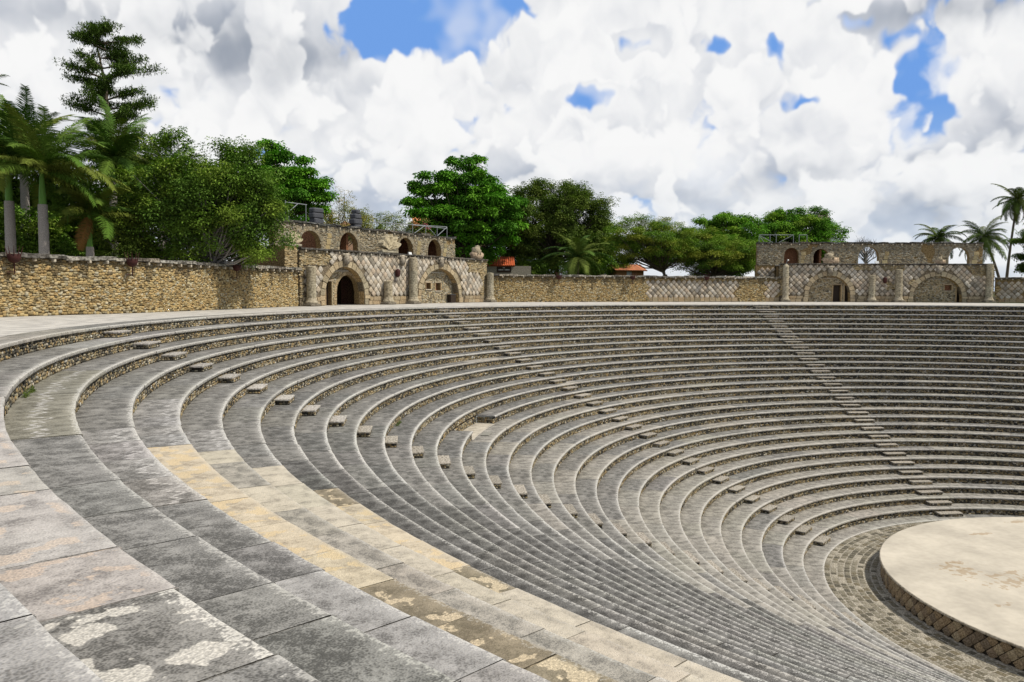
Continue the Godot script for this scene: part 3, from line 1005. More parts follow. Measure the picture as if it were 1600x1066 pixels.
# path of a wall: points at even steps along a smooth line
func path_points(p: Array) -> PackedVector3Array:
	var c := Curve3D.new()
	for i in p.size():
		var a: Vector3 = p[maxi(i - 1, 0)]
		var b: Vector3 = p[mini(i + 1, p.size() - 1)]
		var t := (b - a) / 6.0
		c.add_point(p[i], -t, t)
	c.bake_interval = 0.5
	var out := PackedVector3Array()
	var n := int(c.get_baked_length() / 0.5)
	for i in n + 1: out.append(c.sample_baked(c.get_baked_length() * i / n))
	return out

func frame_on(pts: PackedVector3Array, step: float, s: float) -> Transform3D:
	var i := clampi(int(s / step), 0, pts.size() - 2)
	var d := (pts[i + 1] - pts[i]).normalized()
	return Transform3D(Basis(d, Vector3.UP, Vector3(-d.z, 0, d.x)), pts[i].lerp(pts[i + 1], clampf(s / step - i, 0.0, 1.0)))

var stain := FastNoiseLite.new()
func ochre(s: float, y: float, top: float) -> Color:
	var q := rng.randf()
	var c: Color
	if q < 0.50: c = jit(Color(0.40, 0.30, 0.145), 0.25)
	elif q < 0.72: c = jit(Color(0.43, 0.355, 0.21), 0.25)
	elif q < 0.86: c = jit(Color(0.28, 0.205, 0.10), 0.3)
	elif q < 0.95: c = jit(Color(0.47, 0.42, 0.30), 0.2)
	else: c = jit(Color(0.15, 0.12, 0.07), 0.3)
	# black streaks of growth washed down from the coping
	var k := stain.get_noise_1d(s * 6.0) + 0.35 * stain.get_noise_2d(s * 30.0, y * 9.0)
	var reach := 0.25 + 1.9 * maxf(0.0, k)
	if top - y < reach: c = c.lerp(Color(0.075, 0.06, 0.038), 0.62 if k > 0.12 else 0.4)
	return c

func grey_rubble(s: float, y: float) -> Color:
	var q := rng.randf()
	var c: Color
	if q < 0.45: c = jit(Color(0.38, 0.315, 0.20), 0.3)
	elif q < 0.75: c = jit(Color(0.44, 0.395, 0.29), 0.3)
	elif q < 0.9: c = jit(Color(0.17, 0.145, 0.10), 0.4)
	else: c = jit(Color(0.45, 0.42, 0.35), 0.2)
	var k := stain.get_noise_2d(s * 9.0, y * 5.0)
	if k > 0.22: c = c.lerp(Color(0.09, 0.083, 0.07), 0.5)
	return c

func boundary_wall(label: String, p: Array, height: float, sw: float, sh: float, tiles: Array, corbel_step: float) -> Node3D:
	var w := thing("boundary_wall", label, "wall", Transform3D.IDENTITY, "boundary walls round the terrace")
	var pts := path_points(p)
	var step := 0.0
	for i in pts.size() - 1: step += pts[i].distance_to(pts[i + 1])
	var length := step
	step /= pts.size() - 1
	var core := MB.new()
	for i in pts.size() - 1:
		var a := frame_on(pts, step, i * step)
		var b := frame_on(pts, step, (i + 1) * step - 0.001)
		var up := Vector3(0, height, 0)
		var a0 := a.origin - a.basis.z * 0.03
		var b0 := b.origin - b.basis.z * 0.03
		var a1 := a.origin - a.basis.z * 0.6
		var b1 := b.origin - b.basis.z * 0.6
		core.quad(a0, b0, b0 + up, a0 + up); core.quad(b1, a1, a1 + up, b1 + up); core.quad(a0 + up, b0 + up, b1 + up, a1 + up)
		if i == 0: core.quad(a1, a0, a0 + up, a1 + up)
		if i == pts.size() - 2: core.quad(b0, b1, b1 + up, b0 + up)
	put(core.mesh(), "wall_core", M.wall_mortar, w)
	var tiled := func(s: float, y: float) -> bool:
		for t in tiles:
			if s > t[0] + 0.35 * sin(y * 5.0) and s < t[1] + 0.35 * sin(y * 4.0 + 1.0) and y > 0.0 and y < height - 0.30: return true
		return false
	var at := func(s: float) -> Transform3D: return frame_on(pts, step, s)
	var st := lay(length, height, sw, sh, at, func(s, y): return not tiled.call(s, y), func(s, y): return ochre(s, y, height))
	crowd(pebble_meshes[0], M.wall_stone, st[0], st[1], "rubble_stones", w)
	diamonds(w, length, height - 0.3, at, func(s, y): return tiled.call(s, y) and y > 0.62, 120)
	for t in tiles:
		var s: float = t[0]
		while s < t[1]:
			var wd := rnd(0.45, 0.85)
			block(w, at.call(s + wd * 0.5), Vector3(wd - 0.04, rnd(0.44, 0.54), 0.14), 0.27, "base_stone", Color(0.42, 0.34, 0.225))
			s += wd
	# coping of rough slabs on small stone corbels
	var s := 0.0
	while s < length:
		var wd := rnd(0.7, 1.5)
		var f: Transform3D = at.call(minf(s + wd * 0.5, length - 0.01))
		var b := MB.new()
		b.col = jit([Color(0.25, 0.235, 0.20), Color(0.33, 0.31, 0.265), Color(0.15, 0.14, 0.125)][rng.randi_range(0, 2)], 0.2)
		rough_box(b, Vector3(wd * 1.04, rnd(0.12, 0.24), rnd(0.92, 1.08)), 0.05)
		put(b.mesh(), "coping_slab", M.coping, w, Transform3D(f.basis * Basis(Vector3(0, 0, 1), rnd(-0.025, 0.025)), f.origin + Vector3(0, height + rnd(0.03, 0.11), 0) - f.basis.z * 0.22))
		s += wd
	s = corbel_step * 0.4
	while s < length:
		var f: Transform3D = at.call(s)
		var b := MB.new()
		b.col = jit(Color(0.52, 0.48, 0.40), 0.15)
		b.box(Transform3D.IDENTITY, Vector3(0.13, 0.17, 0.34), 0.025)
		put(b.mesh(), "corbel", M.ashlar, w, Transform3D(f.basis, f.origin + Vector3(0, height - 0.10, 0) + f.basis.z * 0.10))
		s += corbel_step * rnd(0.9, 1.1)
	return w

# a box with uneven faces
func rough_box(b: MB, s: Vector3, k: float) -> void:
	var nx := maxi(1, int(s.x / 0.35))
	var rows := []
	for i in nx + 1:
		var x := -s.x * 0.5 + s.x * i / nx
		var r := []
		for q in [[-0.5, 0.5], [-0.35, 0.56], [0.35, 0.54], [0.5, 0.42], [0.5, -0.4], [0.4, -0.5], [-0.4, -0.5], [-0.5, -0.4]]:
			r.append(Vector3(x + rnd(-k, k) * (0.3 if i == 0 or i == nx else 1.0), q[1] * s.y + rnd(-k, k) * 0.6, -q[0] * s.z * -1.0 + rnd(-k, k)))
		rows.append(r)
	for i in nx:
		for j in 8:
			var k2 := (j + 1) % 8
			b.quad(rows[i][j], rows[i][k2], rows[i + 1][k2], rows[i + 1][j])
	for e in [0, nx]:
		for j in range(1, 7):
			if e: b.tri(rows[e][0], rows[e][j], rows[e][j + 1])
			else: b.tri(rows[e][0], rows[e][j + 1], rows[e][j])

func block(parent: Node, f: Transform3D, s: Vector3, y: float, called: String, c: Color, zoff := 0.0) -> void:
	var b := MB.new()
	b.col = jit(c, 0.22)
	b.box(Transform3D.IDENTITY, s, 0.025)
	put(b.mesh(), called, M.ashlar, parent, Transform3D(f.basis * Basis(Vector3(0, 0, 1), rnd(-0.02, 0.02)), f.origin + Vector3(0, y, 0) + f.basis.z * zoff))

# square facing stones set on their points
var tile_shapes := []
var tile_mats := []
func diamonds(parent: Node, length: float, height: float, at: Callable, keep: Callable, most: int, diag := 0.66) -> void:
	if tile_shapes.is_empty():
		for k in 4: tile_shapes.append(pebble(120 + k, 0.06, 0.022, 3))
		for c in [Color(0.58, 0.525, 0.445), Color(0.50, 0.44, 0.35), Color(0.62, 0.59, 0.53), Color(0.43, 0.395, 0.335), Color(0.28, 0.26, 0.225), Color(0.52, 0.445, 0.36), Color(0.50, 0.475, 0.425)]:
			var m: StandardMaterial3D = M.ashlar.duplicate()
			m.albedo_color = c.linear_to_srgb()
			m.vertex_color_use_as_albedo = false
			tile_mats.append(m)
	var side := diag / sqrt(2.0)
	var row := 0
	var y := 0.0
	var left := most
	while y < height:
		var s := (diag * 0.5 if row % 2 else 0.0)
		while s < length:
			if left > 0 and keep.call(s, y):
				var f: Transform3D = at.call(s)
				var sz := side - rnd(0.045, 0.075)
				var x := Transform3D(f.basis * Basis(Vector3(0, 0, 1), PI / 4 + rnd(-0.05, 0.05)) * Basis.from_scale(Vector3(sz, sz * rnd(0.93, 1.03), 0.14)), f.origin + Vector3(0, y, 0) + f.basis.z * rnd(-0.025, 0.015))
				put(tile_shapes[rng.randi_range(0, 3)], "facing_stone", tile_mats[rng.randi_range(0, 6)], parent, x)
				left -= 1
			s += diag
		y += diag * 0.5
		row += 1

func make_walls() -> void:
	stain.seed = 61
	stain.frequency = 0.12
	boundary_wall("yellow rubble boundary wall with rough coping below the palms", [Vector3(-55.0, 0, -8.0), Vector3(-52.4, 0, -13.5), Vector3(-49.9, 0, -18.0), Vector3(-47.8, 0, -20.6), Vector3(-45.2, 0, -23.5), Vector3(-42.4, 0, -28.4), Vector3(-38.8, 0, -35.3), Vector3(-35.75, 0, -40.75)], 2.86, 0.18, 0.105, [], 0.95)
	boundary_wall("long yellow rubble boundary wall between the two gatehouses", [Vector3(-15.2, 0, -60.1), Vector3(-4.6, 0, -60.8), Vector3(3.3, 0, -60.8), Vector3(12.0, 0, -60.3), Vector3(21.2, 0, -59.5)], 2.86, 0.19, 0.112, [[19.6, 31.0], [34.6, 36.4]], 1.25)
	boundary_wall("short boundary wall with diagonal stones right of the right gatehouse", [Vector3(45.4, 0, -51.2), Vector3(50.0, 0, -47.6), Vector3(56.0, 0, -42.0)], 2.86, 0.19, 0.112, [[0.3, 3.3]], 1.3)

# ---------------------------------------------------------------- gatehouses
# a wall in its own frame (x along, y up, z out) with openings: [x0, x1, sill, spring, rise]
func pierced(b: MB, x0: float, x1: float, y0: float, y1: float, z0: float, z1: float, holes: Array) -> void:
	var cuts := [x0, x1]
	for h in holes:
		var n := 14 if h[4] > 0.0 else 1
		for i in n + 1: cuts.append(h[0] + (h[1] - h[0]) * i / n)
	cuts.sort()
	for i in cuts.size() - 1:
		var a: float = cuts[i]
		var c: float = cuts[i + 1]
		if c - a < 0.0005: continue
		var m := (a + c) * 0.5
		var hole = null
		for h in holes:
			if m > h[0] and m < h[1]: hole = h
		if hole == null:
			b.quad(Vector3(a, y0, z1), Vector3(c, y0, z1), Vector3(c, y1, z1), Vector3(a, y1, z1))
			b.quad(Vector3(c, y0, z0), Vector3(a, y0, z0), Vector3(a, y1, z0), Vector3(c, y1, z0))
		else:
			var ya := arch_y(hole, a)
			var yc := arch_y(hole, c)
			b.quad(Vector3(a, ya, z1), Vector3(c, yc, z1), Vector3(c, y1, z1), Vector3(a, y1, z1))
			b.quad(Vector3(c, yc, z0), Vector3(a, ya, z0), Vector3(a, y1, z0), Vector3(c, y1, z0))
			b.quad(Vector3(a, ya, z0), Vector3(c, yc, z0), Vector3(c, yc, z1), Vector3(a, ya, z1))
			if hole[2] > y0 + 0.001:
				var s: float = hole[2]
				b.quad(Vector3(a, y0, z1), Vector3(c, y0, z1), Vector3(c, s, z1), Vector3(a, s, z1))
				b.quad(Vector3(c, y0, z0), Vector3(a, y0, z0), Vector3(a, s, z0), Vector3(c, s, z0))
				b.quad(Vector3(a, s, z1), Vector3(c, s, z1), Vector3(c, s, z0), Vector3(a, s, z0))
	for h in holes:
		var lo: float = maxf(h[2], y0)
		b.quad(Vector3(h[0], lo, z1), Vector3(h[0], lo, z0), Vector3(h[0], h[3], z0), Vector3(h[0], h[3], z1))
		b.quad(Vector3(h[1], lo, z0), Vector3(h[1], lo, z1), Vector3(h[1], h[3], z1), Vector3(h[1], h[3], z0))
	b.quad(Vector3(x0, y0, z0), Vector3(x0, y0, z1), Vector3(x0, y1, z1), Vector3(x0, y1, z0))
	b.quad(Vector3(x1, y0, z1), Vector3(x1, y0, z0), Vector3(x1, y1, z0), Vector3(x1, y1, z1))
	b.quad(Vector3(x0, y1, z1), Vector3(x1, y1, z1), Vector3(x1, y1, z0), Vector3(x0, y1, z0))

func arch_y(h: Array, x: float) -> float:
	var k: float = (x - (h[0] + h[1]) * 0.5) / ((h[1] - h[0]) * 0.5)
	return h[3] + h[4] * sqrt(maxf(0.0, 1.0 - k * k))

func in_hole(holes: Array, x: float, y: float, pad: float) -> bool:
	for h in holes:
		if x > h[0] - pad and x < h[1] + pad and y > h[2] - pad:
			var big := [h[0] - pad, h[1] + pad, h[2], h[3], h[4] + (pad if h[4] > 0.0 else 0.0)]
			if y < arch_y(big, clampf(x, big[0], big[1])) + (pad if h[4] <= 0.0 else 0.0): return true
	return false

# wedge stones round an arch, each its own piece
func arch_ring(parent: Node, h: Array, n: int, wide: float, z: float, c: Color, called := "arch_stone", proud := 0.05) -> void:
	var cx: float = (h[0] + h[1]) * 0.5
	var rx: float = (h[1] - h[0]) * 0.5
	var ry: float = h[4]
	for i in n:
		var t0 := PI - PI * i / n - 0.012
		var t1 := PI - PI * (i + 1) / n + 0.012
		var wd := wide * rnd(0.85, 1.2)
		var p := []
		for q in [[t0, 0.0], [t1, 0.0], [t1, wd], [t0, wd]]:
			p.append(Vector3(cx + cos(q[0]) * (rx + q[1]), h[3] + sin(q[0]) * (ry + q[1]), 0))
		var b := MB.new()
		b.col = jit(c, 0.22)
		var f := Vector3(0, 0, z + proud + rnd(-0.015, 0.015))
		var k := Vector3(0, 0, z - 0.10)
		b.quad(p[1] + f, p[0] + f, p[3] + f, p[2] + f)
		for e in 4:
			var e2 := (e + 1) % 4
			b.quad(p[e] + k, p[e2] + k, p[e2] + f, p[e] + f)
		put(b.mesh(), called, M.ashlar, parent)
	for side in [h[0] - wide * 0.5, h[1] + wide * 0.5]:
		var y: float = maxf(0.0, h[2])
		while y < h[3] - 0.05:
			var hh := minf(rnd(0.38, 0.6) * (wide / 0.5), h[3] - y)
			var ww := wide * rnd(0.85, 1.4)
			block(parent, Transform3D(Basis.IDENTITY, Vector3(side + (ww - wide) * (0.5 if side > cx else -0.5), 0, z - 0.03)), Vector3(ww - 0.02, hh - 0.025, 0.14 + proud), y + hh * 0.5, called, c)
			y += hh

var patch := FastNoiseLite.new()

func gatehouse(spec: Dictionary) -> Node3D:
	var L: float = spec.length
	var g := thing("gatehouse", spec.label, "gatehouse", spec.frame, "ruined stone gatehouses")
	var H := 4.5
	var holes: Array = spec.arches
	var D := 0.6
	var b := MB.new()
	b.col = Color(0.9, 0.9, 0.9)
	pierced(b, 0, L, 0, H, -D, -0.03, holes)
	put(b.mesh(), "front_wall", M.face_mortar, g)
	for h in holes:      # plastered lining of each arch
		b = MB.new()
		var inner_hole := [h[0] + 0.015, h[1] - 0.015, 0.0, h[3], h[4] - 0.015]
		for i in 20:
			var xa: float = lerpf(inner_hole[0], inner_hole[1], i / 20.0)
			var xb: float = lerpf(inner_hole[0], inner_hole[1], (i + 1) / 20.0)
			var ya := arch_y(inner_hole, xa)
			var yb := arch_y(inner_hole, xb)
			b.quad(Vector3(xa, ya, -D - 0.01), Vector3(xb, yb, -D - 0.01), Vector3(xb, yb, -0.02), Vector3(xa, ya, -0.02))
		b.quad(Vector3(inner_hole[0], 0, -0.02), Vector3(inner_hole[0], 0, -D - 0.01), Vector3(inner_hole[0], h[3], -D - 0.01), Vector3(inner_hole[0], h[3], -0.02))
		b.quad(Vector3(inner_hole[1], 0, -D - 0.01), Vector3(inner_hole[1], 0, -0.02), Vector3(inner_hole[1], h[3], -0.02), Vector3(inner_hole[1], h[3], -D - 0.01))
		put(b.mesh(), "arch_lining", M.plaster, g)
	# second wall standing behind the arches
	b = MB.new()
	pierced(b, 0.4, L - 0.4, 0, H - 0.1, -D - 0.55, -D - 0.02, spec.inner)
	put(b.mesh(), "inner_wall", M.wall_mortar, g)
	# rooms behind: side walls, back wall with a gap to the garden, roof that carries the walkway
	b = MB.new()
	for x in [0.05, L * 0.40, L * 0.62, L - 0.45]:
		b.box(Transform3D(Basis.IDENTITY, Vector3(x + 0.2, (H - 0.12) * 0.5, -3.9)), Vector3(0.4, H - 0.12, 5.4))
	put(b.mesh(), "cross_wall", M.wall_mortar, g)
	b = MB.new()
	pierced(b, 0.02, L - 0.02, 0, H - 0.11, -7.0, -6.6, spec.back)
	put(b.mesh(), "back_wall", M.wall_mortar, g)
	b = MB.new()
	b.box(Transform3D(Basis.IDENTITY, Vector3(L * 0.5, H - 0.05, -3.55)), Vector3(L + 0.1, 0.1, 6.95))
	put(b.mesh(), "roof_slab", M.concrete, g)
	# facing: rubble, diagonal stones, base course
	var at := func(s: float) -> Transform3D: return Transform3D(Basis.IDENTITY, Vector3(s, 0, 0))
	var tiled := func(s: float, y: float) -> bool:
		if s < 0.4 or s > L - 0.4: return false
		for r in spec.rubble:
			if s > r[0] + 0.3 * sin(y * 4.0) and s < r[1] + 0.3 * sin(y * 3.0 + 2.0) and y > r[2] and y < r[3]: return false
		return patch.get_noise_2d(s + spec.seed, y * 1.5) < 0.46
	var st := lay(L, H, 0.20, 0.12, at, func(s, y): return y > 0.70 and not tiled.call(s, y) and not in_hole(holes, s, y, 0.12), func(s, y): return grey_rubble(s, y).lerp(ochre(s, y, H), 0.55), 0.10)
	crowd(pebble_meshes[1], M.wall_stone, st[0], st[1], "rubble_stones", g)
	diamonds(g, L, H - 0.12, at, func(s, y): return s > 0.3 and s < L - 0.3 and y > 0.95 and tiled.call(s, y) and not in_hole(holes, s, y, 0.72), 300)
	var s := 0.1
	while s < L:
		var wd := rnd(0.5, 1.0)
		for row in 2:
			if not in_hole(holes, s + wd * 0.5, 0.3, 0.55 + wd * 0.35):
				block(g, at.call(s + wd * 0.5 + row * 0.15), Vector3(wd - 0.04, 0.34, 0.15), 0.18 + row * 0.36, "base_stone", Color(0.40, 0.33, 0.225))
		s += wd
	# rubble on the wall seen through the arches
	var st2 := lay(L - 0.8, 4.0, 0.17, 0.10, func(q): return Transform3D(Basis.IDENTITY, Vector3(q + 0.4, 0, -D - 0.03)), func(q, y): return in_hole(holes, q + 0.4 - 0.3, y, 0.9) and not in_hole(spec.inner, q + 0.4, y, 0.10), func(q, y): return grey_rubble(q, y), 0.09)
	crowd(pebble_meshes[2], M.wall_stone, st2[0], st2[1], "inner_rubble", g)
	for h in holes:
		arch_ring(g, h, 15, 0.52, 0.0, Color(0.43, 0.37, 0.26))
		# pale lintel across the head of the recess
		var wl: float = (h[1] - h[0]) * 0.42
		block(g, Transform3D(Basis.IDENTITY, Vector3((h[0] + h[1]) * 0.5, 0, -D + 0.03)), Vector3(wl, 0.12, 0.12), h[3] + h[4] * 0.86, "lintel", Color(0.46, 0.43, 0.37))
	for h in spec.inner:
		if h[4] > 0.0: arch_ring(g, h, 11, 0.30, -D - 0.02, Color(0.40, 0.32, 0.2))
		else:
			block(g, Transform3D(Basis.IDENTITY, Vector3((h[0] + h[1]) * 0.5, 0, -D)), Vector3(h[1] - h[0] + 0.36, 0.16, 0.12), h[3] + 0.09, "lintel", Color(0.42, 0.36, 0.27))
			for e in [h[0] - 0.09, h[1] + 0.09]:
				block(g, Transform3D(Basis.IDENTITY, Vector3(e, 0, -D)), Vector3(0.16, h[3] - h[2], 0.11), (h[3] + h[2]) * 0.5, "jamb", Color(0.40, 0.32, 0.2))
			if h[2] > 0.1: block(g, Transform3D(Basis.IDENTITY, Vector3((h[0] + h[1]) * 0.5, 0, -D + 0.02)), Vector3(h[1] - h[0] + 0.3, 0.11, 0.16), h[2] - 0.06, "sill", Color(0.48, 0.43, 0.35))
			b = MB.new()
			b.box(Transform3D(Basis.IDENTITY, Vector3((h[0] + h[1]) * 0.5, (h[2] + h[3]) * 0.5, -D - 0.42)), Vector3(h[1] - h[0] + 0.04, h[3] - h[2] + 0.04, 0.07))
			put(b.mesh(), "shutter" if h[2] > 0.1 else "door", M.brick_red if h[2] > 0.1 else M.timber, g)
	# cornice of thin ledge slabs
	s = 0.0
	while s < L:
		var wd := rnd(1.0, 1.9)
		b = MB.new()
		b.col = jit(Color(0.13, 0.12, 0.105), 0.3)
		rough_box(b, Vector3(minf(wd, L - s) * 1.01, 0.15, 0.8), 0.025)
		put(b.mesh(), "cornice_slab", M.coping, g, Transform3D(Basis.IDENTITY, Vector3(s + minf(wd, L - s) * 0.5, H + 0.075 + rnd(-0.01, 0.01), -0.18)))
		s += wd
	s = 0.5
	while s < L:
		b = MB.new()
		b.col = jit(Color(0.45, 0.42, 0.35), 0.2)
		b.box(Transform3D.IDENTITY, Vector3(0.14, 0.16, 0.30), 0.02)
		put(b.mesh(), "corbel", M.ashlar, g, Transform3D(Basis.IDENTITY, Vector3(s, H - 0.10, 0.08)))
		s += rnd(1.1, 1.5)
	# upper wall with its arches
	var ux: Array = spec.upper
	var uz := -2.0
	var top: float = ux[2]
	b = MB.new()
	pierced(b, ux[0], ux[1], H, top, uz - 0.55, uz - 0.02, spec.windows)
	put(b.mesh(), "upper_wall", M.wall_mortar, g)
	var st3 := lay(ux[1] - ux[0], top - H, 0.19, 0.115, func(q): return Transform3D(Basis.IDENTITY, Vector3(q + ux[0], H, uz - 0.01)), func(q, y): return not in_hole(spec.windows, q + ux[0], y + H, 0.05) and patch.get_noise_2d(q * 1.3 + spec.seed + 90.0, y * 1.3) < 0.42, func(q, y): return grey_rubble(q, y).lerp(Color(0.19, 0.175, 0.14), 0.4), 0.09)
	crowd(pebble_meshes[3], M.wall_stone, st3[0], st3[1], "upper_rubble", g)
	for h in spec.windows: arch_ring(g, h, 13, 0.24, uz, Color(0.28, 0.25, 0.185), "window_arch_stone")
	s = ux[0]
	while s < ux[1]:
		var wd := rnd(0.8, 1.7)
		b = MB.new()
		b.col = jit(Color(0.11, 0.105, 0.095), 0.35)
		rough_box(b, Vector3(minf(wd, ux[1] - s), rnd(0.10, 0.24), 0.85), 0.05)
		put(b.mesh(), "coping_slab", M.coping, g, Transform3D(Basis(Vector3(0, 0, 1), rnd(-0.02, 0.02)), Vector3(s + minf(wd, ux[1] - s) * 0.5, top + rnd(0.02, 0.13), uz - 0.26)))
		s += wd
	s = ux[0] + 0.6
	while s < ux[1]:
		b = MB.new()
		b.col = jit(Color(0.48, 0.45, 0.38), 0.2)
		b.box(Transform3D.IDENTITY, Vector3(0.14, 0.17, 0.3), 0.02)
		put(b.mesh(), "corbel", M.ashlar, g, Transform3D(Basis.IDENTITY, Vector3(s, top - 0.12, uz + 0.08)))
		s += rnd(1.0, 1.5)
	# larger squared stones let into the upper wall
	for q in spec.quoins:
		for row in 3:
			block(g, Transform3D(Basis.IDENTITY, Vector3(q + 0.12 * row, 0, uz)), Vector3(rnd(0.5, 0.65), rnd(0.42, 0.52), 0.12), H + 0.4 + row * 0.52, "quoin", Color(0.40, 0.34, 0.20))
	# vaulted rooms behind some of the upper arches
	for v in spec.vaults:
		b = MB.new()
		b.box(Transform3D(Basis.IDENTITY, Vector3(v[0], (H + top) * 0.5, uz - 2.6)), Vector3(0.25, top - H, 4.0))
		b.box(Transform3D(Basis.IDENTITY, Vector3(v[1], (H + top) * 0.5, uz - 2.6)), Vector3(0.25, top - H, 4.0))
		b.box(Transform3D(Basis.IDENTITY, Vector3((v[0] + v[1]) * 0.5, (H + top) * 0.5, uz - v[2])), Vector3(v[1] - v[0] - 0.26, top - H - 0.02, 0.25))
		b.box(Transform3D(Basis.IDENTITY, Vector3((v[0] + v[1]) * 0.5, top - 0.08, uz - 2.6)), Vector3(v[1] - v[0] + 0.25, 0.14, 4.05))
		put(b.mesh(), "vault", M.brick_red, g)
	return g

# broken column: plinth, moulded base and drums
func column(g: Node3D, x: float, y_top: float, rad: float, label: String, domed := false) -> void:
	var z := rad + 0.12
	var t := thing("stone_column", label, "column", Transform3D(g.transform.basis, g.transform * Vector3(x, 0, z)), "stone columns in front of the gatehouses")
	var b := MB.new()
	b.col = Color(0.22, 0.20, 0.165)
	b.box(Transform3D(Basis.IDENTITY, Vector3(0, 0.10, 0)), Vector3(rad * 3.0, 0.2, rad * 2.6), 0.03)
	put(b.mesh(), "plinth", M.ashlar, t)
	b = MB.new()
	b.col = Color(0.36, 0.32, 0.24)
	b.lathe([Vector2(rad * 1.35, 0.2), Vector2(rad * 1.42, 0.27), Vector2(rad * 1.38, 0.36), Vector2(rad * 1.2, 0.42), Vector2(rad * 1.12, 0.50), Vector2(rad, 0.66)], 22, 0.01, x)
	put(b.mesh(), "base", M.column, t)
	var y := 0.66
	var n := maxi(1, int(round((y_top - 0.66) / 1.35)))
	for i in n:
		var y2 := 0.66 + (y_top - 0.66) * (i + 1) / n
		b = MB.new()
		b.col = jit(Color(0.34, 0.305, 0.225), 0.14)
		var r0 := rad * (1.0 - 0.03 * i)
		var last := i == n - 1
		var prof := [Vector2(r0 * 0.985, y), Vector2(r0, y + 0.03), Vector2(r0 * 0.985, y2 - 0.03), Vector2(r0 * 0.965, y2)]
		if last: prof.append_array([Vector2(r0 * 0.8, y2 + (0.22 if domed else 0.02)), Vector2(r0 * 0.3, y2 + (0.36 if domed else 0.05)), Vector2(0.01, y2 + (0.4 if domed else 0.04))])
		b.lathe(prof, 22, 0.012, x * 3.1 + i)
		put(b.mesh(), "drum", M.column, t)
		y = y2

func frame_from(a: Vector3, c: Vector3) -> Transform3D:
	var d := (c - a).normalized()
	return Transform3D(Basis(d, Vector3.UP, Vector3(-d.z, 0, d.x)), a)

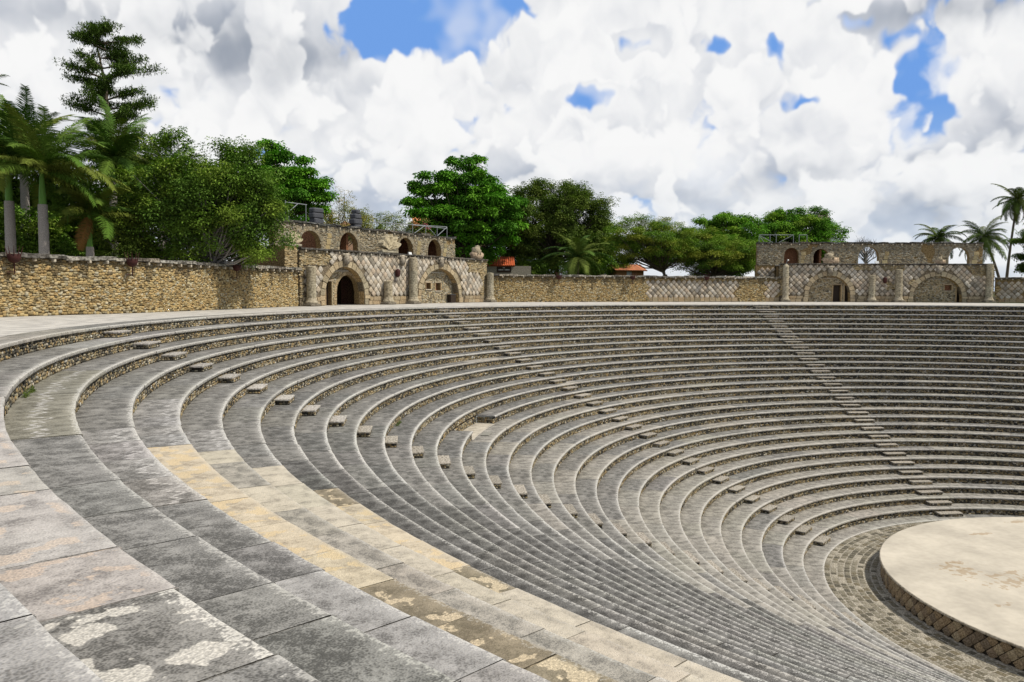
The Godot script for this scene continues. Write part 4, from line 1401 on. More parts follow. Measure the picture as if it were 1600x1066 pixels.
func make_gatehouses() -> void:
	patch.seed = 71
	patch.frequency = 0.16
	var A := {
		"label": "left stone gatehouse with two arches and a ruined upper arcade", "seed": 10.0, "length": 28.0,
		"frame": frame_from(Vector3(-35.6, 0, -40.6), Vector3(-15.4, 0, -60.0)),
		"arches": [[2.78, 7.75, 0.0, 0.85, 2.4], [16.0, 22.57, 0.0, 0.75, 2.68]],
		"inner": [[4.85, 7.7, 0.0, 1.15, 1.45], [3.55, 4.2, 0.0, 2.0, 0.0], [17.65, 18.4, 1.4, 2.0, 0.0], [19.25, 20.1, 1.25, 2.0, 0.0]],
		"back": [[7.2, 9.6, 0.6, 2.4, 0.0]],
		"rubble": [[0.0, 3.2, 3.3, 5.0], [24.2, 28.0, 3.2, 5.0], [26.9, 28.1, 0.0, 5.0]],
		"upper": [-0.8, 24.8, 6.75],
		"windows": [[2.0, 4.5, 4.55, 5.1, 1.15], [6.8, 9.2, 4.55, 5.2, 1.2], [15.05, 17.4, 4.55, 5.25, 1.15], [19.85, 22.2, 4.55, 5.3, 1.2]],
		"quoins": [5.3, 18.2, 22.8], "vaults": [[14.6, 18.4, 2.9], [18.7, 23.0, 2.9], [4.9, 8.5, 1.7]]}
	var ga := gatehouse(A)
	column(ga, 0.72, 3.15, 0.38, "leftmost broken column of the left gatehouse, beside the yellow wall")
	column(ga, 10.4, 2.1, 0.38, "short column stump between the arches of the left gatehouse")
	column(ga, 14.1, 4.3, 0.40, "tall column between the arches of the left gatehouse, reaching the cornice")
	column(ga, 27.9, 3.15, 0.40, "rightmost broken column of the left gatehouse, at its right corner")
	var B := {
		"label": "right stone gatehouse with two walled-up arches and an arcaded parapet", "seed": 50.0, "length": 25.3,
		"frame": frame_from(Vector3(21.3, 0, -59.6), Vector3(45.2, 0, -51.3)),
		"arches": [[3.43, 8.44, 0.0, 0.85, 2.35], [15.89, 21.63, 0.0, 0.7, 2.45]],
		"inner": [[6.6, 7.5, 0.0, 2.05, 0.0], [8.0, 8.45, 0.0, 2.0, 0.0], [19.85, 20.65, 1.42, 2.08, 0.0], [21.3, 21.75, 0.0, 1.82, 0.0]],
		"back": [],
		"rubble": [[8.9, 10.6, 3.9, 5.0], [12.0, 14.6, 3.7, 5.0], [22.4, 25.3, 3.0, 5.0]],
		"upper": [-2.3, 24.9, 7.15],
		"windows": [[1.0, 2.8, 4.55, 5.75, 0.9], [4.55, 6.4, 4.55, 5.6, 0.92], [10.0, 12.45, 4.55, 5.6, 1.2], [20.86, 23.3, 4.55, 5.5, 1.2]],
		"quoins": [3.1, 13.2, 23.9], "vaults": [[0.7, 3.2, 1.3], [4.3, 5.6, 2.9]]}
	var gb := gatehouse(B)
	column(gb, 0.55, 4.2, 0.37, "leftmost column of the right gatehouse, with a domed top", true)
	column(gb, 10.8, 3.2, 0.38, "shorter column between the arches of the right gatehouse")
	column(gb, 13.95, 3.9, 0.41, "taller column between the arches of the right gatehouse")
	column(gb, 24.5, 4.5, 0.40, "rightmost column of the right gatehouse, at its right corner")
	# low wing left of the right gatehouse
	var w := MB.new()
	w.box(Transform3D(Basis.IDENTITY, Vector3(-1.25, 2.25, -2.3)), Vector3(2.3, 4.5, 0.6))
	put(w.mesh(), "wing_wall", M.wall_mortar, gb)
	diamonds(gb, 2.2, 4.2, func(s): return Transform3D(Basis.IDENTITY, Vector3(s - 2.3, 0, -1.98)), func(s, y): return y > 2.9 and s > 0.2 and s < 2.0, 20)
	# pier at the left end of the left gatehouse, and the low wall beside it
	var p := MB.new()
	p.box(Transform3D(Basis.IDENTITY, Vector3(-0.72, 2.35, -1.2)), Vector3(1.35, 4.7, 2.0), 0.03)
	put(p.mesh(), "pier", M.wall_mortar, ga)
	var st := lay(1.3, 4.6, 0.2, 0.12, func(s): return Transform3D(Basis.IDENTITY, Vector3(s - 1.38, 0, -0.19)), func(s, y): return y > 2.6, func(s, y): return grey_rubble(s, y).lerp(Color(0.36, 0.26, 0.12), 0.5), 0.09)
	crowd(pebble_meshes[1], M.wall_stone, st[0], st[1], "pier_rubble", ga)
	make_ornaments(ga, gb)

# a scallop shell carved in the round
func shell(size: float) -> ArrayMesh:
	var b := MB.new()
	b.col = Color(0.42, 0.37, 0.26)
	var na := 44
	var nr := 6
	var idx := []
	for i in na + 1:
		var a := deg_to_rad(-78.0 + 156.0 * i / na)
		for j in nr + 1:
			var r := float(j) / nr
			var rib := 0.5 + 0.5 * cos(a * 11.0)
			var rr := size * r * (0.92 + 0.12 * rib)
			var z := size * (0.36 * sin(r * PI * 0.62) + 0.22 * rib * r - 0.20 * r * r)
			idx.append(b.vert(Vector3(sin(a) * rr, 0.12 * size + cos(a) * rr, z), Vector3(sin(a) * 0.3 * r - sin(a * 11.0) * 0.8 * cos(a), 0.2, 0.9).normalized()))
	for i in na:
		for j in nr:
			var q := i * (nr + 1) + j
			b.ix.append_array(PackedInt32Array([q, q + 1, q + nr + 2, q, q + nr + 2, q + nr + 1]))
	# plain back
	var z0 := -0.16 * size
	for i in na:
		var e0: Vector3 = b.v[i * (nr + 1) + nr]
		var e1: Vector3 = b.v[(i + 1) * (nr + 1) + nr]
		b.quad(e1, e0, Vector3(e0.x, e0.y, z0), Vector3(e1.x, e1.y, z0))
		b.tri(Vector3(e0.x, e0.y, z0), Vector3(e1.x, e1.y, z0), Vector3(0, 0.12 * size, z0))
	return b.mesh()

func knob(size: Vector3, sd: int, c: Color, rounded := 0.75, uneven := 0.06) -> ArrayMesh:
	var m := pebble(sd, rounded, uneven, 5)
	var b := MB.new()
	b.col = c
	var a := m.surface_get_arrays(0)
	for i in a[Mesh.ARRAY_VERTEX].size():
		b.vert(a[Mesh.ARRAY_VERTEX][i] * size, a[Mesh.ARRAY_NORMAL][i])
	b.ix = a[Mesh.ARRAY_INDEX]
	return b.mesh()

func make_ornaments(ga: Node3D, gb: Node3D) -> void:
	for s in [[ga, -0.2, 4.72, -0.5, 0.85, "pale carved scallop shell at the left end of the left gatehouse"], [ga, 11.4, 4.66, -0.25, 1.35, "large carved scallop shell on the cornice of the left gatehouse"]]:
		var g: Node3D = s[0]
		var t := thing("shell_ornament", s[5], "ornament", Transform3D(g.transform.basis, g.transform * Vector3(s[1], s[2], s[3])), "carved shells on the left gatehouse")
		var b := MB.new()
		b.col = Color(0.34, 0.31, 0.24)
		b.box(Transform3D(Basis.IDENTITY, Vector3(0, 0.10, 0)), Vector3(s[4] * 1.7, 0.2, 0.6), 0.05)
		put(b.mesh(), "foot", M.column, t)
		put(shell(s[4]), "shell", M.column, t, Transform3D(Basis.IDENTITY, Vector3(0, 0.14, 0)))
	for s in [[ga, 26.3, "weathered stone bust at the right end of the left gatehouse"], [gb, 6.05, "weathered stone bust on the cornice above the right gatehouse's left arch"], [gb, 19.0, "low stone bust on the cornice above the right gatehouse's right arch"]]:
		var g: Node3D = s[0]
		var t := thing("stone_bust", s[2], "bust", Transform3D(g.transform.basis, g.transform * Vector3(s[1], 4.65, -0.15)), "weathered busts on the gatehouse cornices")
		var k := 0.62 if g == gb and s[1] > 10.0 else 1.0
		put(knob(Vector3(1.9, 0.8, 0.7) * k, 301, Color(0.42, 0.33, 0.24), 0.45, 0.10), "shoulders", M.column, t, Transform3D(Basis.IDENTITY, Vector3(0, 0.33 * k, 0)))
		put(knob(Vector3(1.0, 0.95, 0.75) * k, 302, Color(0.33, 0.29, 0.21), 0.55, 0.10), "head", M.column, t, Transform3D(Basis(Vector3(0, 0, 1), 0.2), Vector3(-0.15 * k, 0.80 * k, 0.02)))
		put(knob(Vector3(0.5, 0.5, 0.45) * k, 303, Color(0.30, 0.27, 0.2), 0.5, 0.12), "crest", M.column, t, Transform3D(Basis.IDENTITY, Vector3(0.1 * k, 1.18 * k, 0.0)))
	# carved keystones and heads over the arches belong to the gatehouses
	for s in [[ga, 5.25, 3.85], [ga, 19.2, 4.0], [gb, 5.95, 3.8], [gb, 18.76, 3.85], [ga, 12.9, 4.0]]:
		put(knob(Vector3(0.62, 0.85, 0.5), 310, Color(0.26, 0.235, 0.19)), "keystone", M.column, s[0], Transform3D(Basis.IDENTITY, Vector3(s[1], s[2], 0.14)))
		put(knob(Vector3(0.95, 0.26, 0.36), 311, Color(0.40, 0.36, 0.29)), "keystone_cap", M.column, s[0], Transform3D(Basis.IDENTITY, Vector3(s[1], s[2] + 0.42, 0.12)))

# ---------------------------------------------------------------- far buildings
func tile_roof(parent: Node, x: Transform3D, w: float, d: float, c: Color, called := "roof") -> void:
	# pan tiles in rows running down the slope (x across, z down the slope)
	var b := MB.new()
	b.col = c
	var n := maxi(3, int(w / 0.28))
	for i in n:
		b.col = jit(c, 0.22)
		var x0 := -w * 0.5 + w * i / n
		var x1 := x0 + w / n
		var xm := (x0 + x1) * 0.5
		b.quad(x * Vector3(x0, 0, d), x * Vector3(xm, 0.09, d), x * Vector3(xm, 0.09, 0), x * Vector3(x0, 0, 0))
		b.quad(x * Vector3(xm, 0.09, d), x * Vector3(x1, 0, d), x * Vector3(x1, 0, 0), x * Vector3(xm, 0.09, 0))
	b.col = c * 0.6
	b.box(x * Transform3D(Basis.IDENTITY, Vector3(0, -0.06, d * 0.5)), Vector3(w, 0.1, d))
	put(b.mesh(), called, M.tile_red, parent)

func face_camera_frame(p: Vector3, turn := 0.0) -> Transform3D:
	var d := Vector3(SIDE.x - p.x, 0, SIDE.z - p.z).normalized()
	return Transform3D(Basis(Vector3(d.z, 0, -d.x), Vector3.UP, d).rotated(Vector3.UP, turn), p)

func make_far_buildings() -> void:
	# small shop with a red tile roof and a dark sign board, behind the wall beside the left gatehouse
	var t := thing("shop_building", "stone shop with red tile roof and black sign, beside the left gatehouse", "building", face_camera_frame(Vector3(-9.6, 0.45, -79.5), 0.0))
	var b := MB.new()
	b.col = Color(0.36, 0.34, 0.29)
	pierced(b, -3.0, 5.2, -0.5, 4.1, -3.5, 0.0, [[-2.2, -0.85, 3.0, 4.05, 0.0]])
	put(b.mesh(), "wall", M.ashlar, t)
	b = MB.new()
	b.box(Transform3D(Basis.IDENTITY, Vector3(-1.5, 3.5, -0.3)), Vector3(1.34, 1.04, 0.06))
	put(b.mesh(), "window_pane", M.timber, t)
	tile_roof(t, Transform3D(Basis(Vector3(1, 0, 0), 0.42), Vector3(0.3, 5.4, -2.6)), 5.4, 3.1, Color(0.52, 0.12, 0.045))
	tile_roof(t, Transform3D(Basis(Vector3(1, 0, 0), 0.5), Vector3(-2.4, 6.9, -4.6)), 4.5, 2.6, Color(0.46, 0.27, 0.19))
	var sg := MB.new()
	sg.box(Transform3D(Basis.IDENTITY, Vector3(1.55, 3.62, 0.06)), Vector3(1.95, 0.8, 0.08), 0.01)
	var sb := put(sg.mesh(), "sign_board", M.timber, t)
	var white := mat(Color(0.6, 0.6, 0.6), 0.7, null, 1.0, false)
	var mk := MB.new()
	for i in 11:      # a row of small capitals, too far away to read, under a little crest
		if i == 5: continue
		mk.box(Transform3D(Basis.IDENTITY, Vector3(0.86 + i * 0.137, 3.58, 0.105)), Vector3(0.085 + 0.03 * (i % 3 - 1), 0.15, 0.01))
	for i in 3: mk.box(Transform3D(Basis.IDENTITY, Vector3(1.44 + i * 0.1, 3.84 + (0.03 if i == 1 else 0.0), 0.105)), Vector3(0.06, 0.11, 0.01))
	put(mk.mesh(), "lettering", white, sb)
	# hut with an orange roof
	t = thing("small_hut", "small brown hut with a faded orange roof behind the long wall", "hut", face_camera_frame(Vector3(15.6, 0, -90.5), 0.5))
	b = MB.new()
	b.col = Color(0.33, 0.17, 0.08)
	pierced(b, -2.4, 2.4, 0, 4.5, -3.6, 0.0, [[-0.6, 0.35, 3.2, 4.3, 0.0]])
	put(b.mesh(), "wall", M.tile_red, t)
	b = MB.new()
	b.box(Transform3D(Basis.IDENTITY, Vector3(-0.12, 3.75, -0.12)), Vector3(0.93, 1.08, 0.05))
	put(b.mesh(), "window_pane", mat(Color(0.50, 0.56, 0.62), 0.2, null, 1.0, false), t)
	tile_roof(t, Transform3D(Basis(Vector3(1, 0, 0), 0.40), Vector3(0, 5.4, -1.8)), 5.6, 2.5, Color(0.56, 0.24, 0.13))
	tile_roof(t, Transform3D(Basis(Vector3.UP, PI) * Basis(Vector3(1, 0, 0), 0.40), Vector3(0, 5.4, -1.8)), 5.6, 2.5, Color(0.52, 0.22, 0.12))
	b = MB.new()
	b.col = Color(0.33, 0.17, 0.08)
	for e in [-2.39, 2.39]:
		b.tri(Vector3(e, 4.5, 0), Vector3(e, 4.5, -3.6), Vector3(e, 5.32, -1.8))
	put(b.mesh(), "gable", M.tile_red, t)
	# church tower behind the broad green tree
	t = thing("church_tower", "slim tapered stone tower rising behind the broad green tree", "tower", face_camera_frame(Vector3(60.3, 0, -103.4), 0.3))
	b = MB.new()
	b.col = Color(0.46, 0.41, 0.33)
	var prof := [[1.6, 0.0], [1.15, 14.4], [1.25, 14.5], [1.25, 14.75], [0.95, 14.85], [0.8, 15.7], [0.25, 16.0]]
	for i in prof.size() - 1:
		var lo: float = prof[i][0]; var hi: float = prof[i + 1][0]
		for k in 4:
			var q := Basis(Vector3.UP, k * PI / 2)
			b.quad(q * Vector3(-lo, prof[i][1], lo), q * Vector3(lo, prof[i][1], lo), q * Vector3(hi, prof[i + 1][1], hi), q * Vector3(-hi, prof[i + 1][1], hi))
	put(b.mesh(), "shaft", M.ashlar, t)
	b = MB.new()
	b.box(Transform3D(Basis.IDENTITY, Vector3(0, 13.2, 1.16)), Vector3(0.5, 1.3, 0.12))
	put(b.mesh(), "louvre", M.timber, t)
	# house with a pink hipped roof and a spire, among the bushes over the left gatehouse
	t = thing("pink_house", "house with a pinkish hipped roof and thin spire above the left gatehouse", "house", face_camera_frame(Vector3(-28.0, 0, -93.0), 0.4))
	b = MB.new()
	b.col = Color(0.42, 0.28, 0.20)
	b.box(Transform3D(Basis.IDENTITY, Vector3(0, 4.5, 0)), Vector3(4.6, 9.0, 4.6))
	put(b.mesh(), "wall", M.ashlar, t)
	b = MB.new()
	b.col = Color(0.50, 0.25, 0.18)
	for k in 4:
		var q := Basis(Vector3.UP, k * PI / 2)
		b.tri(q * Vector3(-2.7, 9.0, 2.7), q * Vector3(2.7, 9.0, 2.7), Vector3(0, 11.2, 0))
	var rf := put(b.mesh(), "roof", M.tile_red, t)
	b = MB.new()
	b.tube([Vector3(0, 11.0, 0), Vector3(0, 12.2, 0), Vector3(0, 15.2, 0)], [0.14, 0.07, 0.03], 6)
	put(b.mesh(), "spire", M.steel, rf)
	# large house whose orange roofs show through the leaves right of the left gatehouse
	t = thing("orange_roofed_house", "large house with orange tile roofs half hidden by the almond tree", "house", face_camera_frame(Vector3(-11.5, 0, -99.0), 0.1))
	b = MB.new()
	b.col = Color(0.40, 0.30, 0.20)
	b.box(Transform3D(Basis.IDENTITY, Vector3(0, 5.6, 0)), Vector3(11.0, 11.2, 6.0))
	put(b.mesh(), "wall", M.ashlar, t)
	tile_roof(t, Transform3D(Basis(Vector3(1, 0, 0), 0.5), Vector3(0, 13.3, -0.5)), 11.6, 4.4, Color(0.54, 0.23, 0.10))

# ---------------------------------------------------------------- plants
var sprig_meshes := {}
# a sprig: a handful of folded leaves round a point
func sprig(sd: int, leaves: int, leaf_len: float, leaf_wide: float, spread: float) -> ArrayMesh:
	var key := "%d %d %.2f %.2f" % [sd, leaves, leaf_len, leaf_wide]
	if sprig_meshes.has(key): return sprig_meshes[key]
	var r := RandomNumberGenerator.new()
	r.seed = sd
	var b := MB.new()
	for i in leaves:
		var d := Vector3(r.randf_range(-1, 1), r.randf_range(-0.5, 0.9), r.randf_range(-1, 1)).normalized()
		var o := d * r.randf_range(0.0, spread)
		var dir := (d + Vector3(r.randf_range(-0.6, 0.6), r.randf_range(-0.5, 0.3), r.randf_range(-0.6, 0.6))).normalized()
		var side := dir.cross(Vector3(r.randf_range(-0.4, 0.4), 1, r.randf_range(-0.4, 0.4))).normalized() * leaf_wide * 0.5
		var up := side.cross(dir).normalized() * leaf_wide * 0.18
		var l := leaf_len * r.randf_range(0.7, 1.2)
		var g := r.randf_range(0.75, 1.25)
		b.col = Color(g, g, g)
		var tip := o + dir * l - Vector3(0, l * 0.12, 0)
		var m := o + dir * l * 0.5
		b.quad(o, m + side + up, tip, m)
		b.quad(o, m, tip, m - side + up)
	sprig_meshes[key] = b.mesh()
	return sprig_meshes[key]

# trunk with limbs to every clump, crown of sprigs
# spec: base, trunk height and radius, crown (centre, half sizes), clumps, sprigs per clump, clump radius, colours
func tree(spec: Dictionary) -> Node3D:
	var r := RandomNumberGenerator.new()
	r.seed = spec.seed
	var t := thing(spec.get("name", "broadleaf_tree"), spec.label, "tree", Transform3D(Basis.IDENTITY, spec.base), spec.get("group", "trees beyond the boundary wall"))
	var c: Vector3 = spec.crown
	var h: Vector3 = spec.half
	var wood := MB.new()
	var th: float = spec.trunk
	var tr: float = spec.radius
	var fork := Vector3(c.x * 0.45, th, c.z * 0.45)
	for s in spec.get("stems", 1):
		var off := Vector3(r.randf_range(-1, 1), 0, r.randf_range(-1, 1)) * (0.8 if spec.get("stems", 1) > 1 else 0.0)
		wood.tube([off * 0.6 + Vector3(0, -0.1, 0), off + fork * 0.35 + Vector3(r.randf_range(-0.15, 0.15), 0, r.randf_range(-0.15, 0.15)), fork * 0.75 + off * 0.6, fork], [tr * 1.25, tr, tr * 0.9, tr * 0.78], 9)
	var xs := []
	var cs := []
	var clumps := []
	var tones: Array = spec.tones
	var n: int = spec.clumps
	for i in n:
		# spread over the crown, mostly near its surface, fewer below
		var d := Vector3(r.randf_range(-1, 1), r.randf_range(-0.75, 1.0), r.randf_range(-1, 1))
		while d.length() > 1.0 or d.length() < 0.15: d = Vector3(r.randf_range(-1, 1), r.randf_range(-0.75, 1.0), r.randf_range(-1, 1))
		var rr := pow(r.randf(), 0.38)
		var flat: float = spec.get("layers", 0.0)
		var dn := d.normalized() * rr
		if flat > 0.0: dn.y = round(dn.y * flat) / flat + r.randf_range(-0.05, 0.05)
		var p := c + dn * h * (0.86 + 0.2 * r.randf())
		clumps.append(p)
		var start := fork.lerp(Vector3(c.x, minf(p.y, c.y), c.z), r.randf_range(0.1, 0.65))
		if i % 3 == 0:
			var mid := start.lerp(p, 0.5) + Vector3(0, -0.12 * start.distance_to(p), 0)
			wood.tube([fork * 0.98, start, mid, p], [tr * 0.45, tr * 0.34, tr * 0.2, 0.025], 5, false)
		else:
			wood.tube([start, start.lerp(p, 0.55) + Vector3(r.randf_range(-0.2, 0.2), -0.1, r.randf_range(-0.2, 0.2)), p], [tr * 0.2, tr * 0.12, 0.02], 4, false)
		var cr: float = spec.clump * r.randf_range(0.65, 1.3)
		var tone: Color = tones[r.randi_range(0, tones.size() - 1)] * 1.75
		var sq: float = spec.get("squash", 0.7)
		for k in int(spec.sprigs * r.randf_range(0.75, 1.25)):
			var e := Vector3(r.randfn(), r.randfn() * sq, r.randfn()) * 0.52
			if e.length() > 1.4: e = e.normalized() * 1.2
			var q := p + e * cr
			var sc: float = spec.get("size", 1.0) * r.randf_range(0.75, 1.3)
			xs.append(Transform3D(Basis.from_euler(Vector3(r.randf_range(-0.5, 0.5), r.randf_range(0, TAU), r.randf_range(-0.5, 0.5))) * Basis.from_scale(Vector3.ONE * sc), q))
			var g := r.randf_range(0.72, 1.28)
			cs.append(Color(tone.r * g, tone.g * g, tone.b * g))
	put(wood.mesh(), "trunk", spec.get("bark", M.bark), t)
	crowd(sprig(spec.get("leaf", 1), 10, spec.get("leaf_len", 0.2), spec.get("leaf_wide", 0.1), spec.get("spread", 0.28)), M.leaf, xs, cs, "crown", t)
	return t

var frond_meshes := {}
# a feather frond that leaves the crown along +x and arches over
func frond(length: float, droop: float, leaflet: float, hang: float, sd: int, sweep := 0.0) -> ArrayMesh:
	var key := "%.2f %.2f %.2f %.2f %d" % [length, droop, leaflet, hang, sd]
	if frond_meshes.has(key): return frond_meshes[key]
	var r := RandomNumberGenerator.new()
	r.seed = sd
	var b := MB.new()
	var n := 58
	var pts := []
	var rad := []
	var p := Vector3.ZERO
	var a := 0.0
	for i in n + 1:
		var k := float(i) / n
		pts.append(p)
		rad.append(lerpf(0.032, 0.006, k))
		a = -droop * pow(k, 1.35)
		p += Vector3(cos(a), sin(a), sweep * k) * (length / n)
	b.col = Color(1.3, 1.25, 0.9)
	b.tube(pts, rad, 4, false)
	for i in range(3, n + 1):
		var k := float(i) / n
		var dir: Vector3 = (pts[i] - pts[i - 1]).normalized()
		var l := leaflet * (0.35 + 0.65 * sin(PI * pow(minf(k * 1.02, 1.0), 0.75))) * r.randf_range(0.85, 1.1)
		for s in [-1.0, 1.0]:
			for twin in 2:
				var g := r.randf_range(0.75, 1.25)
				b.col = Color(g, g, g * r.randf_range(0.8, 1.1))
				var out := (Vector3(0, 0, s) + dir * r.randf_range(0.35, 0.75) + Vector3(0, r.randf_range(-0.15, 0.35) - hang * 0.5, 0)).normalized()
				var w := dir * 0.019
				var q0: Vector3 = pts[i] + dir * (twin - 0.5) * length / n * 0.5
				var q1 := q0 + out * l * 0.55
				var q2 := q1 + (out + Vector3(0, -hang - r.randf_range(0.0, 0.4), 0)).normalized() * l * 0.5
				b.quad(q0 - w, q0 + w, q1 + w * 1.2, q1 - w * 1.2)
				b.tri(q1 - w * 1.2, q1 + w * 1.2, q2)
	frond_meshes[key] = b.mesh()
	return frond_meshes[key]

# palm: ringed trunk, green crownshaft for royal palms, fronds all round
func palm(spec: Dictionary) -> Node3D:
	var r := RandomNumberGenerator.new()
	r.seed = spec.seed
	var t := thing(spec.get("name", "royal_palm"), spec.label, "palm", Transform3D(Basis.IDENTITY, spec.base), spec.get("group", "palms beyond the boundary wall"))
	var h: float = spec.trunk
	var rad: float = spec.radius
	var lean: Vector3 = spec.get("lean", Vector3.ZERO)
	var b := MB.new()
	var pts := []
	var rr := []
	var n := 26
	for i in n + 1:
		var k := float(i) / n
		pts.append(Vector3(0, h * k - 0.05, 0) + lean * pow(k, 1.5))
		var bulge := 1.0 + 0.10 * sin(k * 3.0) if spec.get("shaft", 0.0) > 0.0 else lerpf(1.3, 0.8, minf(1.0, k * 1.6))
		rr.append(rad * bulge * (1.0 + (0.045 if i % 2 else 0.0)))
	b.tube(pts, rr, 12)
	put(b.mesh(), "trunk", spec.get("bark", M.bark_pale), t)
	var top: Vector3 = pts[-1]
	var sh: float = spec.get("shaft", 0.0)
	if sh > 0.0:
		b = MB.new()
		b.tube([top, top + Vector3(0, sh * 0.25, 0), top + Vector3(0, sh * 0.7, 0), top + Vector3(0, sh, 0)], [rad * 0.82, rad * 0.78, rad * 0.55, rad * 0.38], 10)
		put(b.mesh(), "crownshaft", M.shaft_green, t)
		top += Vector3(0, sh, 0)
	var count: int = spec.fronds
	var tones: Array = spec.tones
	for i in count:
		var k := float(i) / count
		var yaw := i * 2.39996 + r.randf_range(-0.25, 0.25)
		var rise: float = lerpf(spec.get("high", 1.25), spec.get("low", -0.35), pow(k, 0.9)) + r.randf_range(-0.12, 0.12)
		var v := r.randi_range(0, 2)
		var m := frond(spec.length, [0.95, 1.35, 1.7][v] + spec.get("droop", 0.0), spec.get("leaflet", 0.62), spec.get("hang", 0.35), 5 + v)
		var dead: bool = i == count - 1 and spec.get("dead", false)
		var mm: StandardMaterial3D = dead_mat() if dead else frond_mat(tones[r.randi_range(0, tones.size() - 1)])
		var wind: Vector3 = spec.get("wind", Vector3.ZERO)
		var x := Basis(Vector3.UP, yaw) * Basis(Vector3(0, 0, 1), rise if not dead else -1.1) * Basis(Vector3(1, 0, 0), r.randf_range(-0.3, 0.3))
		if wind != Vector3.ZERO: x = Basis(wind.normalized(), wind.length()) * x
		put(m, "frond", mm, t, Transform3D(x * Basis.from_scale(Vector3.ONE * r.randf_range(0.82, 1.08) * (0.6 if dead else 1.0)), top + Vector3(0, -0.05, 0)))
	return t

var frond_mats := {}
func frond_mat(c: Color) -> StandardMaterial3D:
	if not frond_mats.has(c):
		var m: StandardMaterial3D = M.frond.duplicate()
		m.albedo_color = (c * 1.0).linear_to_srgb()
		frond_mats[c] = m
	return frond_mats[c]
func dead_mat() -> StandardMaterial3D: return frond_mat(Color(0.24, 0.13, 0.045))

